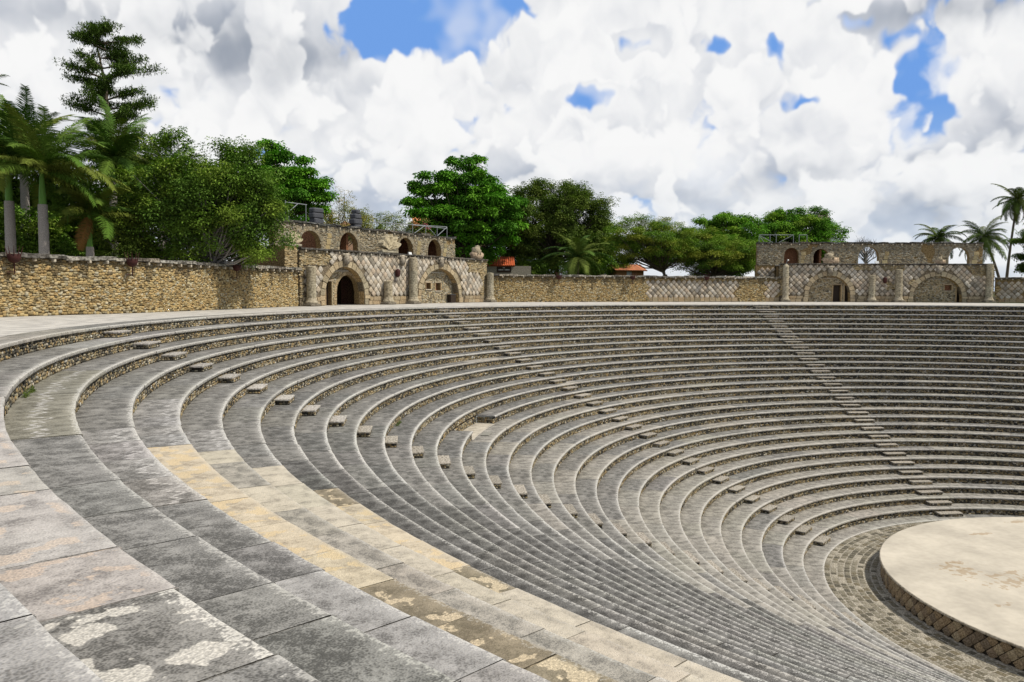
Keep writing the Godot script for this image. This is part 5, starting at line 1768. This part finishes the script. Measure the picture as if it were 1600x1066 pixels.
func make_trees() -> void:
	var royal := [Color(0.070, 0.135, 0.020), Color(0.090, 0.150, 0.024), Color(0.115, 0.145, 0.026), Color(0.058, 0.115, 0.020)]
	var wind := Vector3(0.0, 0.0, -0.22)
	# royal palms over the left wall
	palm({"label": "royal palm with thick grey trunk at the left edge", "base": Vector3(-52.6, 0, -29.6), "trunk": 6.6, "radius": 0.26, "shaft": 2.2, "fronds": 30, "length": 4.7, "leaflet": 1.05, "tones": royal, "seed": 11, "hang": 0.5, "wind": wind, "high": 1.5, "low": -0.12, "droop": -0.15})
	palm({"label": "royal palm with thick grey trunk, second from the left edge", "base": Vector3(-50.4, 0, -27.9), "trunk": 6.3, "radius": 0.25, "shaft": 1.9, "fronds": 30, "length": 4.6, "leaflet": 1.05, "tones": royal, "seed": 12, "hang": 0.5, "wind": wind, "high": 1.5, "low": -0.12, "droop": -0.15})
	palm({"label": "shorter royal palm with a drooping brown frond, third from the left edge", "base": Vector3(-48.5, 0, -30.5), "trunk": 4.0, "radius": 0.22, "shaft": 2.0, "fronds": 24, "length": 3.9, "leaflet": 0.95, "tones": royal, "seed": 13, "hang": 0.5, "wind": wind, "dead": true, "high": 1.5, "low": -0.12, "droop": -0.15})
	palm({"label": "royal palm standing behind the front ones, its crown below the tall tree", "base": Vector3(-48.8, 0, -40.0), "trunk": 9.2, "radius": 0.25, "shaft": 1.8, "fronds": 26, "length": 4.5, "leaflet": 1.0, "tones": royal, "seed": 14, "hang": 0.5, "wind": wind, "high": 1.5, "low": -0.12, "droop": -0.15})
	palm({"label": "tall royal palm farthest left, its crown against the sky", "base": Vector3(-57.5, 0, -33.5), "trunk": 10.2, "radius": 0.28, "shaft": 1.8, "fronds": 28, "length": 5.0, "leaflet": 1.1, "tones": royal, "seed": 15, "hang": 0.5, "wind": wind, "high": 1.5, "low": -0.12, "droop": -0.15})
	palm({"label": "royal palm whose crown rises between the front palms and the dark leafy tree", "base": Vector3(-45.8, 0, -42.0), "trunk": 8.4, "radius": 0.24, "shaft": 1.6, "fronds": 20, "length": 4.2, "leaflet": 1.0, "tones": royal, "seed": 16, "hang": 0.5, "wind": wind, "high": 1.5, "low": -0.12, "droop": -0.15})
	palm({"label": "royal palm in the shade behind the second palm from the left", "base": Vector3(-54.0, 0, -38.0), "trunk": 9.4, "radius": 0.25, "shaft": 1.6, "fronds": 28, "length": 4.6, "leaflet": 1.0, "tones": royal, "seed": 17, "hang": 0.5, "wind": wind, "high": 1.5, "low": -0.12, "droop": -0.15})
	# dark thicket filling in behind the palms
	var shade := [Color(0.072, 0.122, 0.018), Color(0.060, 0.108, 0.018), Color(0.092, 0.135, 0.020)]
	tree({"label": "dark leafy tree filling the gap behind the leftmost palms", "base": Vector3(-59.0, 0, -42.0), "trunk": 2.5, "radius": 0.3, "crown": Vector3(0, 6.2, 0), "half": Vector3(7.5, 6.0, 4.0), "clumps": 70, "sprigs": 55, "clump": 1.3, "tones": shade, "seed": 21, "leaf_len": 0.3, "leaf_wide": 0.14, "size": 1.3})
	tree({"label": "dark leafy tree behind the shorter royal palm", "base": Vector3(-50.0, 0, -46.0), "trunk": 2.5, "radius": 0.3, "crown": Vector3(0, 6.4, 0), "half": Vector3(6.5, 6.2, 4.0), "clumps": 70, "sprigs": 55, "clump": 1.3, "tones": shade, "seed": 22, "leaf_len": 0.3, "leaf_wide": 0.14, "size": 1.3})
	tree({"label": "yellow-green leafy bush with a pale trunk left of the big dark tree", "base": Vector3(-45.6, 0, -32.2), "trunk": 3.4, "radius": 0.17, "crown": Vector3(-0.9, 4.8, 0), "half": Vector3(2.2, 2.2, 2.0), "clumps": 34, "sprigs": 45, "clump": 0.75, "tones": [Color(0.10, 0.125, 0.018), Color(0.075, 0.105, 0.018), Color(0.05, 0.075, 0.015)], "seed": 23, "leaf_len": 0.17, "leaf_wide": 0.09, "bark": M.bark_pale})
	tree({"name": "dark_shrub", "label": "dark shrub between the trunks of the two leftmost palms", "base": Vector3(-54.5, 0, -34.0), "trunk": 1.0, "radius": 0.15, "crown": Vector3(0, 3.8, 0), "half": Vector3(4.5, 2.8, 1.6), "clumps": 60, "sprigs": 45, "clump": 1.0, "tones": shade, "seed": 63, "leaf_len": 0.24, "leaf_wide": 0.12})
	# the big dark tree
	tree({"label": "large dense olive-green tree overhanging the left wall", "base": Vector3(-41.2, 0, -31.6), "trunk": 2.6, "radius": 0.28, "stems": 3, "crown": Vector3(-0.4, 6.8, -0.5), "half": Vector3(5.3, 4.9, 3.3), "clumps": 240, "sprigs": 62, "clump": 0.82, "tones": [Color(0.072, 0.122, 0.018), Color(0.060, 0.108, 0.018), Color(0.092, 0.135, 0.020), Color(0.055, 0.098, 0.017)], "seed": 24, "leaf_len": 0.17, "leaf_wide": 0.095, "bark": M.bark_pale})
	tall_conifer()
	var bright := [Color(0.055, 0.145, 0.014), Color(0.075, 0.175, 0.016), Color(0.045, 0.115, 0.014)]
	# almond tree behind the left gatehouse
	tree({"label": "bright green almond tree rising behind the left end of the left gatehouse", "base": Vector3(-36.6, 0, -58.0), "trunk": 5.0, "radius": 0.3, "crown": Vector3(0.0, 10.6, 0), "half": Vector3(4.3, 5.0, 3.6), "clumps": 110, "sprigs": 52, "clump": 0.85, "squash": 0.4, "layers": 4.0, "tones": bright, "seed": 25, "leaf_len": 0.30, "leaf_wide": 0.17})
	# thin scrub over the left gatehouse
	tree({"label": "sparse yellowish tree with thin twigs above the left gatehouse", "base": Vector3(-31.0, 0, -70.0), "trunk": 4.5, "radius": 0.2, "crown": Vector3(0.6, 9.6, 0), "half": Vector3(4.0, 2.8, 3.0), "clumps": 60, "sprigs": 20, "clump": 0.9, "tones": [Color(0.16, 0.15, 0.035), Color(0.10, 0.115, 0.03), Color(0.19, 0.155, 0.05)], "seed": 26, "leaf_len": 0.16, "leaf_wide": 0.09})
	tree({"label": "sparse grey-green tree left of the pink roof", "base": Vector3(-25.6, 0, -74.0), "trunk": 4.0, "radius": 0.2, "crown": Vector3(0.0, 8.4, 0), "half": Vector3(4.6, 2.4, 3.0), "clumps": 64, "sprigs": 20, "clump": 0.85, "tones": [Color(0.10, 0.13, 0.03), Color(0.15, 0.145, 0.04), Color(0.075, 0.10, 0.025)], "seed": 27, "leaf_len": 0.17, "leaf_wide": 0.08})
	tree({"name": "flowering_shrub", "label": "bougainvillea with pink and orange flowers below the pink roof", "base": Vector3(-21.0, 0, -72.0), "trunk": 4.0, "radius": 0.12, "crown": Vector3(0.2, 8.0, 0), "half": Vector3(1.7, 1.9, 1.4), "clumps": 34, "sprigs": 26, "clump": 0.6, "tones": [Color(0.30, 0.09, 0.11), Color(0.26, 0.11, 0.06), Color(0.08, 0.11, 0.03), Color(0.09, 0.12, 0.03)], "seed": 28, "leaf_len": 0.14, "leaf_wide": 0.10})
	var shrub := [Color(0.085, 0.125, 0.02), Color(0.11, 0.14, 0.025), Color(0.06, 0.10, 0.02)]
	palm({"name": "coconut_palm", "label": "small coconut palm top left of the sparse yellowish tree", "base": Vector3(-34.0, 0, -80.0), "trunk": 11.2, "radius": 0.16, "fronds": 14, "length": 3.0, "leaflet": 0.6, "tones": shrub, "seed": 31, "bark": M.bark, "low": -0.7})
	palm({"name": "coconut_palm", "label": "small coconut palm top left of the pink roof's spire", "base": Vector3(-30.4, 0, -92.0), "trunk": 10.6, "radius": 0.16, "fronds": 14, "length": 2.6, "leaflet": 0.55, "tones": shrub, "seed": 32, "bark": M.bark, "low": -0.7})
	palm({"name": "coconut_palm", "label": "small coconut palm top right of the pink roof", "base": Vector3(-24.2, 0, -88.0), "trunk": 9.0, "radius": 0.16, "fronds": 15, "length": 2.9, "leaflet": 0.6, "tones": shrub, "seed": 33, "bark": M.bark, "low": -0.7})
	palm({"name": "fan_palm", "label": "bushy green palm growing close behind the left gatehouse parapet", "base": Vector3(-22.2, 0, -66.5), "trunk": 5.4, "radius": 0.15, "fronds": 18, "length": 2.3, "leaflet": 0.6, "tones": shrub, "seed": 34, "bark": M.bark, "high": 1.5, "low": 0.2})
	# almond tree and dark tree behind the long wall
	tree({"label": "large bright green almond tree right of the left gatehouse", "base": Vector3(-13.6, 0, -77.7), "trunk": 5.5, "radius": 0.4, "crown": Vector3(0, 11.2, 0), "half": Vector3(8.0, 6.6, 5.5), "clumps": 210, "sprigs": 50, "clump": 1.05, "squash": 0.45, "layers": 4.0, "tones": bright, "seed": 41, "leaf_len": 0.34, "leaf_wide": 0.19, "size": 1.1})
	tree({"label": "large dark green tree between the almond tree and the flat-crowned tree", "base": Vector3(2.0, 0, -84.5), "trunk": 4.5, "radius": 0.4, "crown": Vector3(-1.6, 10.0, 0), "half": Vector3(9.4, 8.0, 6.0), "clumps": 230, "sprigs": 60, "clump": 1.15, "tones": [Color(0.064, 0.092, 0.019), Color(0.078, 0.104, 0.021), Color(0.056, 0.084, 0.018)], "seed": 42, "leaf_len": 0.24, "leaf_wide": 0.12, "size": 1.15})
	palm({"name": "feather_palm", "label": "bushy feather palm in front of the large dark tree", "base": Vector3(0.0, 0, -72.5), "trunk": 5.6, "radius": 0.2, "fronds": 32, "length": 5.0, "leaflet": 0.95, "tones": [Color(0.085, 0.15, 0.03), Color(0.12, 0.16, 0.035), Color(0.06, 0.115, 0.028)], "seed": 43, "bark": M.bark, "high": 1.5, "low": -0.5})
	tree({"name": "dark_shrub", "label": "dark shrub behind the long wall, left of the feather palm", "base": Vector3(-3.4, 0, -82.5), "trunk": 1.0, "radius": 0.15, "crown": Vector3(0, 3.4, 0), "half": Vector3(2.6, 2.4, 2.0), "clumps": 50, "sprigs": 40, "clump": 0.9, "tones": shade, "seed": 61, "leaf_len": 0.24, "leaf_wide": 0.12})
	tree({"name": "dark_shrub", "label": "dark shrub behind the long wall, right of the feather palm", "base": Vector3(3.6, 0, -79.0), "trunk": 1.0, "radius": 0.15, "crown": Vector3(0, 3.4, 0), "half": Vector3(3.0, 2.4, 2.0), "clumps": 55, "sprigs": 40, "clump": 0.9, "tones": shade, "seed": 62, "leaf_len": 0.24, "leaf_wide": 0.12})
	var olive := [Color(0.11, 0.15, 0.022), Color(0.09, 0.145, 0.02), Color(0.14, 0.155, 0.024), Color(0.07, 0.125, 0.02)]
	tree({"name": "flat_crowned_tree", "label": "spreading olive-green flat-crowned tree over the hut", "base": Vector3(14.0, 0, -73.5), "trunk": 3.4, "radius": 0.42, "crown": Vector3(-2.4, 8.0, 0), "half": Vector3(7.6, 3.4, 5.5), "clumps": 180, "sprigs": 44, "clump": 1.0, "squash": 0.35, "tones": olive, "seed": 44, "leaf_len": 0.17, "leaf_wide": 0.07, "size": 1.25})
	tree({"name": "flat_crowned_tree", "label": "lower olive-green flat-crowned tree right of the hut", "base": Vector3(19.6, 0, -72.5), "trunk": 2.8, "radius": 0.36, "crown": Vector3(0.6, 6.2, 0), "half": Vector3(6.8, 3.8, 5.0), "clumps": 150, "sprigs": 44, "clump": 0.95, "squash": 0.35, "tones": olive, "seed": 45, "leaf_len": 0.17, "leaf_wide": 0.07, "size": 1.25})
	tree({"label": "mid-green tree between the large dark tree and the flat-crowned tree", "base": Vector3(10.5, 0, -93.0), "trunk": 3.5, "radius": 0.35, "crown": Vector3(0, 7.4, 0), "half": Vector3(5.0, 4.6, 4.0), "clumps": 110, "sprigs": 48, "clump": 1.0, "tones": olive, "seed": 64, "leaf_len": 0.24, "leaf_wide": 0.12, "size": 1.2})
	# broad green trees left of and behind the right gatehouse
	var fresh := [Color(0.065, 0.15, 0.016), Color(0.09, 0.175, 0.019), Color(0.115, 0.175, 0.023), Color(0.055, 0.12, 0.016)]
	tree({"label": "green tree left of the right gatehouse, behind the flat-crowned tree", "base": Vector3(29.0, 0, -84.0), "trunk": 3.5, "radius": 0.4, "crown": Vector3(0, 8.4, 0), "half": Vector3(7.4, 5.4, 5.0), "clumps": 170, "sprigs": 48, "clump": 1.05, "squash": 0.5, "tones": fresh, "seed": 46, "leaf_len": 0.30, "leaf_wide": 0.16})
	tree({"label": "broad green tree behind the left half of the right gatehouse", "base": Vector3(42.5, 0, -85.5), "trunk": 4.5, "radius": 0.4, "crown": Vector3(0, 9.6, 0), "half": Vector3(7.6, 5.0, 5.0), "clumps": 170, "sprigs": 50, "clump": 1.05, "squash": 0.5, "tones": fresh, "seed": 47, "leaf_len": 0.28, "leaf_wide": 0.15})
	bare_tree()
	# coconut palms at the right
	var coco := [Color(0.075, 0.115, 0.025), Color(0.10, 0.125, 0.03), Color(0.055, 0.09, 0.022)]
	palm({"name": "coconut_palm", "label": "coconut palm rising above the right part of the right gatehouse", "base": Vector3(61.6, 0, -77.0), "trunk": 9.8, "radius": 0.18, "fronds": 28, "length": 4.2, "leaflet": 0.95, "hang": 0.7, "tones": coco, "seed": 51, "bark": M.bark, "low": -0.75})
	palm({"name": "coconut_palm", "label": "leaning coconut palm at the right end of the right gatehouse", "base": Vector3(66.6, 0, -69.5), "trunk": 9.6, "radius": 0.2, "lean": Vector3(-2.6, 0, -1.4), "fronds": 30, "length": 4.6, "leaflet": 1.0, "hang": 0.7, "tones": coco, "seed": 52, "bark": M.bark, "low": -0.8})
	palm({"name": "coconut_palm", "label": "tallest coconut palm, at the right edge against the sky", "base": Vector3(62.4, 0, -65.3), "trunk": 14.4, "radius": 0.18, "lean": Vector3(1.3, 0, 0.2), "fronds": 28, "length": 4.0, "leaflet": 0.9, "hang": 0.6, "tones": coco, "seed": 53, "bark": M.bark, "low": -0.9})
	tree({"label": "dark tree with spreading boughs at the right edge", "base": Vector3(61.2, 0, -57.4), "trunk": 3.4, "radius": 0.3, "crown": Vector3(-0.4, 7.2, 0), "half": Vector3(4.2, 4.2, 4.0), "clumps": 110, "sprigs": 50, "clump": 0.9, "squash": 0.3, "tones": [Color(0.055, 0.085, 0.018), Color(0.09, 0.11, 0.022), Color(0.048, 0.075, 0.016)], "seed": 54, "leaf_len": 0.26, "leaf_wide": 0.14})

# the tall tree with tiered, airy boughs
func tall_conifer() -> void:
	var r := RandomNumberGenerator.new()
	r.seed = 77
	var t := thing("tall_tree", "tall dark tree with airy tiered boughs above the palms", "tree", Transform3D(Basis.IDENTITY, Vector3(-52.6, 0, -57.6)), "trees beyond the boundary wall")
	var wood := MB.new()
	wood.tube([Vector3(0, -0.1, 0), Vector3(0.3, 8, 0), Vector3(0.5, 15, 0.1), Vector3(0.3, 20, 0), Vector3(-0.5, 24.6, 0)], [0.45, 0.36, 0.24, 0.14, 0.04], 8)
	var xs := []
	var cs := []
	var y := 12.2
	while y < 25.4:
		var k := (y - 12.2) / 13.2
		var reach := 3.5 * sqrt(maxf(0.05, 1.0 - pow(maxf(0.0, k - 0.62) / 0.40, 2.0))) * (0.8 + 0.2 * sin(y * 1.9))
		if k < 0.18: reach *= 0.8
		for i in 6 if k < 0.85 else 9:
			var a := r.randf_range(0, TAU)
			var d := Vector3(cos(a), 0, sin(a))
			var l := reach * r.randf_range(0.45, 1.15) * (1.18 if d.x > 0.2 else 0.92)
			var base := Vector3(0.4 - 0.9 * pow(maxf(0.0, k - 0.5), 1.0), y, 0)
			var tip := base + d * l + Vector3(0, l * r.randf_range(0.0, 0.42), 0)
			var mid := base.lerp(tip, 0.5) + Vector3(0, 0.1, 0)
			wood.tube([base, mid, tip], [0.075, 0.045, 0.012], 4, false)
			var n := int(15 * l)
			for j in n:
				var f := r.randf_range(0.38, 1.06)
				var q := base.lerp(tip, f) + Vector3(r.randfn() * 0.30, 0.10 + r.randfn() * 0.09, r.randfn() * 0.30) * (0.5 + 0.7 * f)
				xs.append(Transform3D(Basis.from_euler(Vector3(r.randf_range(-0.4, 0.4), r.randf_range(0, TAU), r.randf_range(-0.4, 0.4))) * Basis.from_scale(Vector3.ONE * r.randf_range(0.8, 1.35)), q))
				var g := r.randf_range(0.7, 1.25)
				cs.append(Color(0.085 * g, 0.135 * g, 0.03 * g))
		y += r.randf_range(0.5, 0.95)
	put(wood.mesh(), "trunk", M.bark, t)
	crowd(sprig(3, 12, 0.26, 0.075, 0.3), M.leaf, xs, cs, "crown", t)

func bare_tree() -> void:
	var r := RandomNumberGenerator.new()
	r.seed = 91
	var t := thing("bare_tree", "bare twiggy treetop showing above the right gatehouse", "tree", Transform3D(Basis.IDENTITY, Vector3(54.6, 0, -84.6)), "trees beyond the boundary wall")
	var wood := MB.new()
	wood.tube([Vector3(0, -0.1, 0), Vector3(0.1, 4, 0), Vector3(0, 7.2, 0)], [0.3, 0.24, 0.18], 7)
	for i in 46:
		var a := r.randf_range(0, TAU)
		var d := Vector3(cos(a) * r.randf_range(0.4, 1.0), r.randf_range(0.5, 1.0), sin(a) * 0.7)
		var p := Vector3(0, r.randf_range(5.6, 7.2), 0)
		var q := p + d * r.randf_range(1.4, 2.2)
		wood.tube([p, p.lerp(q, 0.5) + Vector3(0, 0.15, 0), q], [0.09, 0.06, 0.035], 4, false)
		for j in 4:
			var e := q + Vector3(r.randf_range(-0.9, 0.9), r.randf_range(0.3, 1.3), r.randf_range(-0.9, 0.9))
			wood.tube([q, e], [0.03, 0.014], 3, false)
			wood.tube([q.lerp(e, 0.5), q.lerp(e, 0.5) + Vector3(r.randf_range(-0.5, 0.5), r.randf_range(0.2, 0.8), r.randf_range(-0.5, 0.5))], [0.02, 0.012], 3, false)
	put(wood.mesh(), "branches", M.bark_pale, t)

# ---------------------------------------------------------------- small things
func pipes(t: Node3D, rods: Array, called := "pipe", rad := 0.035) -> void:
	for p in rods:
		var b := MB.new()
		b.tube([p[0], p[1]], [rad, rad], 8)
		put(b.mesh(), called, M.steel, t)

func make_small_things() -> void:
	var ga: Node3D = get_node("gatehouse")
	var gb: Node3D = get_node("gatehouse_001")
	# wrapped loudspeakers on the parapet of the left gatehouse
	for s in [[4.35, [[1.35, 0.5], [1.35, 0.48], [1.3, 0.44]], "three wrapped grey loudspeakers stacked on the left gatehouse parapet"], [9.35, [[1.05, 0.34], [1.35, 0.52], [1.1, 0.48], [0.6, 0.42]], "tapering pile of wrapped loudspeakers on the left gatehouse parapet"]]:
		var t := thing("loudspeaker_stack", s[2], "speakers", Transform3D(ga.transform.basis, ga.transform * Vector3(s[0], 6.86, -2.35)), "wrapped loudspeakers on the parapet")
		var y := 0.0
		for q in s[1]:
			put(knob_box(Vector3(q[0] * 0.88, q[1] * 0.96, 0.7)), "wrapped_cabinet", M.tarp, t, Transform3D(Basis(Vector3.UP, rnd(-0.15, 0.15)), Vector3(rnd(-0.05, 0.05), y + q[1] * 0.5, 0)))
			y += q[1] * 0.94
	# steel pipe frames on the parapets
	var t := thing("pipe_frame", "grey pipe frame at the left end of the left gatehouse parapet", "pipe frame", Transform3D(ga.transform.basis, ga.transform * Vector3(0.9, 6.8, -2.4)), "pipe frames on the parapets")
	pipes(t, [[Vector3(0, 0, 0), Vector3(0, 1.75, 0)], [Vector3(0, 1.6, 0), Vector3(2.4, 1.6, 0)], [Vector3(0.35, 0, 0), Vector3(0.35, 0.95, 0)], [Vector3(-0.3, 0.95, 0), Vector3(0.5, 0.95, 0)], [Vector3(0.5, 0.95, 0), Vector3(1.4, 1.6, 0)], [Vector3(2.3, 0, 0), Vector3(2.3, 1.6, 0)]])
	t = thing("pipe_frame", "grey pipe railing at the right end of the left gatehouse parapet", "pipe frame", Transform3D(ga.transform.basis, ga.transform * Vector3(17.9, 6.86, -2.4)), "pipe frames on the parapets")
	pipes(t, [[Vector3(-3.0, 1.1, -3), Vector3(6.0, 1.12, 0)], [Vector3(6.0, 0, 0), Vector3(6.0, 1.12, 0)], [Vector3(4.2, 0, 0), Vector3(4.2, 1.05, 0)], [Vector3(2.2, 0, 0), Vector3(2.2, 1.05, 0)], [Vector3(2.4, 1.0, 0), Vector3(4.0, 0.05, 0)], [Vector3(2.1, 1.0, 0), Vector3(0.3, 0.1, 0)], [Vector3(6.0, 1.1, 0), Vector3(4.3, 0.1, 0)], [Vector3(0, 0, 0), Vector3(0, 1.1, 0)], [Vector3(0, 0.9, 0), Vector3(6, 0.95, 0)]])
	t = thing("pipe_frame", "grey pipe railing at the left end of the right gatehouse parapet", "pipe frame", Transform3D(gb.transform.basis, gb.transform * Vector3(-2.0, 7.25, -2.4)), "pipe frames on the parapets")
	pipes(t, [[Vector3(0, 1.0, 0), Vector3(4.2, 1.0, 0)], [Vector3(0, 0, 0), Vector3(0, 0.9, 0)], [Vector3(1.35, 0, 0), Vector3(1.35, 1.1, 0)], [Vector3(2.1, 0, 0), Vector3(2.1, 1.0, 0)], [Vector3(4.2, 0, 0), Vector3(4.2, 1.0, 0)], [Vector3(0.1, 0.9, 0), Vector3(1.7, 0.05, 0)], [Vector3(4.1, 0.95, 0), Vector3(2.4, 0.05, 0)], [Vector3(0.0, 0.9, 0), Vector3(0.7, 0.0, 0)]])
	t = thing("pipe_frame", "small square pipe hoop on the right gatehouse parapet", "pipe frame", Transform3D(gb.transform.basis, gb.transform * Vector3(2.9, 7.25, -2.4)), "pipe frames on the parapets")
	pipes(t, [[Vector3(0, 0, 0), Vector3(0, 1.0, 0)], [Vector3(0, 1.0, 0), Vector3(0.95, 1.0, 0)], [Vector3(0.95, 1.0, 0), Vector3(0.95, 0, 0)]])
	# red iron fire baskets on the boundary walls
	for s in [[Vector3(-49.65, 0, -18.3), "red iron fire basket on the left wall, nearest the left edge"], [Vector3(-45.3, 0, -23.3), "red iron fire basket in the middle of the left wall"], [Vector3(-40.25, 0, -32.5), "red iron fire basket on the left wall below the big dark tree"], [Vector3(-7.0, 0, -60.6), "red iron fire basket on the long wall by the feather palm"], [Vector3(2.2, 0, -60.8), "red iron fire basket on the long wall below the hut"], [Vector3(11.6, 0, -60.3), "red iron fire basket on the long wall above the diagonal stones"]]:
		var p: Vector3 = s[0]
		var n := Vector3(-p.x, 0, -p.z).normalized()
		t = thing("fire_basket", s[1], "fire basket", Transform3D(Basis(Vector3(n.z, 0, -n.x), Vector3.UP, n), p + n * 0.42 + Vector3(0, 2.05, 0)), "iron fire baskets on the walls")
		var b := MB.new()
		b.tube([Vector3(0, 0, -0.38), Vector3(0, 0.0, 0.0), Vector3(0, 0.62, 0.0)], [0.03, 0.03, 0.04], 6)
		b.tube([Vector3(-0.42, 0.08, -0.1), Vector3(0.1, 0.08, -0.1)], [0.025, 0.025], 5)
		put(b.mesh(), "bracket", M.iron, t)
		b = MB.new()
		b.lathe([Vector2(0.06, 0.50), Vector2(0.22, 0.58), Vector2(0.29, 0.74), Vector2(0.28, 0.92), Vector2(0.24, 0.93), Vector2(0.20, 0.75), Vector2(0.05, 0.62)], 12)
		put(b.mesh(), "bowl", M.iron, t)
		for i in 10:
			var a := TAU * i / 10
			b = MB.new()
			b.tube([Vector3(cos(a) * 0.28, 0.85, sin(a) * 0.28), Vector3(cos(a) * 0.33, 1.08, sin(a) * 0.33), Vector3(cos(a) * 0.40, 1.32, sin(a) * 0.40)], [0.025, 0.02, 0.006], 5)
			put(b.mesh(), "spike", M.iron, t)
	# red lanterns on the facades
	for s in [[ga, 12.05, 2.85, "dark red lantern on the left gatehouse beside its tall column"], [gb, 12.4, 2.65, "dark red lantern on the right gatehouse between its columns"]]:
		var g: Node3D = s[0]
		t = thing("wall_lantern", s[3], "lantern", Transform3D(g.transform.basis, g.transform * Vector3(s[1], s[2], 0.28)), "lanterns on the gatehouses")
		var b := MB.new()
		b.lathe([Vector2(0.08, -0.36), Vector2(0.22, -0.28), Vector2(0.26, 0.22), Vector2(0.14, 0.34), Vector2(0.02, 0.40)], 8)
		put(b.mesh(), "body", M.iron, t)
		b = MB.new()
		b.tube([Vector3(0, -0.75, -0.22), Vector3(0, -0.72, 0.0), Vector3(0, -0.34, 0)], [0.025, 0.025, 0.025], 5)
		b.tube([Vector3(-0.4, -0.72, -0.16), Vector3(0.2, -0.72, -0.16)], [0.025, 0.025], 5)
		put(b.mesh(), "bracket", M.iron, t)
	# dark cabinet in the right arch of the left gatehouse
	t = thing("black_cabinet", "low black cabinet inside the right arch of the left gatehouse", "cabinet", Transform3D(ga.transform.basis, ga.transform * Vector3(21.7, 0, -0.32)))
	var cb := MB.new()
	cb.box(Transform3D(Basis.IDENTITY, Vector3(0, 0.42, 0)), Vector3(0.9, 0.8, 0.45), 0.02)
	put(cb.mesh(), "body", M.timber, t)
	cb = MB.new()
	cb.box(Transform3D(Basis.IDENTITY, Vector3(0, 0.84, 0)), Vector3(0.98, 0.05, 0.5), 0.01)
	put(cb.mesh(), "lid", M.tarp, t)
	# iron gate inside the left arch
	t = thing("iron_gate", "dark barred gate inside the left arch of the left gatehouse", "gate", Transform3D(ga.transform.basis, ga.transform * Vector3(6.9, 0, -1.9)))
	for i in 12:
		var b := MB.new()
		b.tube([Vector3(i * 0.14, 0.02, 0), Vector3(i * 0.14, 2.2, 0)], [0.018, 0.018], 5)
		put(b.mesh(), "bar", M.iron, t)
	for y in [0.2, 2.0]:
		var b := MB.new()
		b.tube([Vector3(-0.05, y, 0), Vector3(1.6, y, 0)], [0.025, 0.025], 5)
		put(b.mesh(), "rail", M.iron, t)
	# floodlights on the ledges
	for s in [[ga, 16.6, -1.75, "small white floodlight in the third upper arch of the left gatehouse"], [gb, 12.1, -1.6, "small white floodlight in the widest upper arch of the right gatehouse"]]:
		var g: Node3D = s[0]
		t = thing("floodlight", s[3], "floodlight", Transform3D(g.transform.basis, g.transform * Vector3(s[1], 4.52, s[2])), "floodlights on the ledges")
		var b := MB.new()
		b.box(Transform3D(Basis(Vector3(1, 0, 0), -0.3), Vector3(0, 0.30, 0)), Vector3(0.46, 0.34, 0.16), 0.02)
		put(b.mesh(), "housing", mat(Color(0.55, 0.57, 0.58), 0.5, null, 1.0, false), t)
		b = MB.new()
		b.tube([Vector3(0, 0, 0), Vector3(0, 0.2, 0)], [0.04, 0.03], 6)
		put(b.mesh(), "stand", M.steel, t)
	# lamp on the domed column of the right gatehouse
	t = thing("column_lamp", "small white lamp on the domed column of the right gatehouse", "lamp", Transform3D(gb.transform.basis, gb.transform * Vector3(0.6, 4.58, 0.54)))
	var lb := MB.new()
	lb.tube([Vector3(0, -0.05, 0), Vector3(0.03, 0.25, 0), Vector3(0.16, 0.42, 0.05)], [0.03, 0.03, 0.03], 6)
	put(lb.mesh(), "arm", M.steel, t)
	lb = MB.new()
	lb.lathe([Vector2(0.02, 0.36), Vector2(0.10, 0.38), Vector2(0.11, 0.5), Vector2(0.03, 0.56)], 10)
	put(lb.mesh(), "head", mat(Color(0.6, 0.6, 0.58), 0.4, null, 1.0, false), t, Transform3D(Basis.IDENTITY, Vector3(0.16, -0.02, 0.05)))
	# tufts of weed in the joints of the tiers
	for s in [[2, 171.5, "green weeds at the foot of the riser on the second tier"], [11, 197.5, "small green weed at a riser in the middle tiers"]]:
		var k: int = s[0]
		var xs := []
		var cs := []
		for i in 40:
			var th := deg_to_rad(s[1] + rnd(-0.9, 0.9))
			xs.append(Transform3D(Basis(Vector3.UP, rnd(0, TAU)) * Basis.from_scale(Vector3.ONE * rnd(0.25, 0.6)), pol(R0 - (k - 1) * TW - rnd(0.01, 0.09), th, -k * RISE + rnd(0.01, 0.05))))
			cs.append(jit(Color(0.10, 0.14, 0.03), 0.3))
		var o := crowd(sprig(4, 10, 0.12, 0.04, 0.10), M.leaf, xs, cs, numbered("weed_tuft"), self)
		tag(o, s[2], "", "", "stuff")

func knob_box(s: Vector3) -> ArrayMesh:
	var b := MB.new()
	b.box(Transform3D.IDENTITY, s, 0.09)
	return b.mesh()
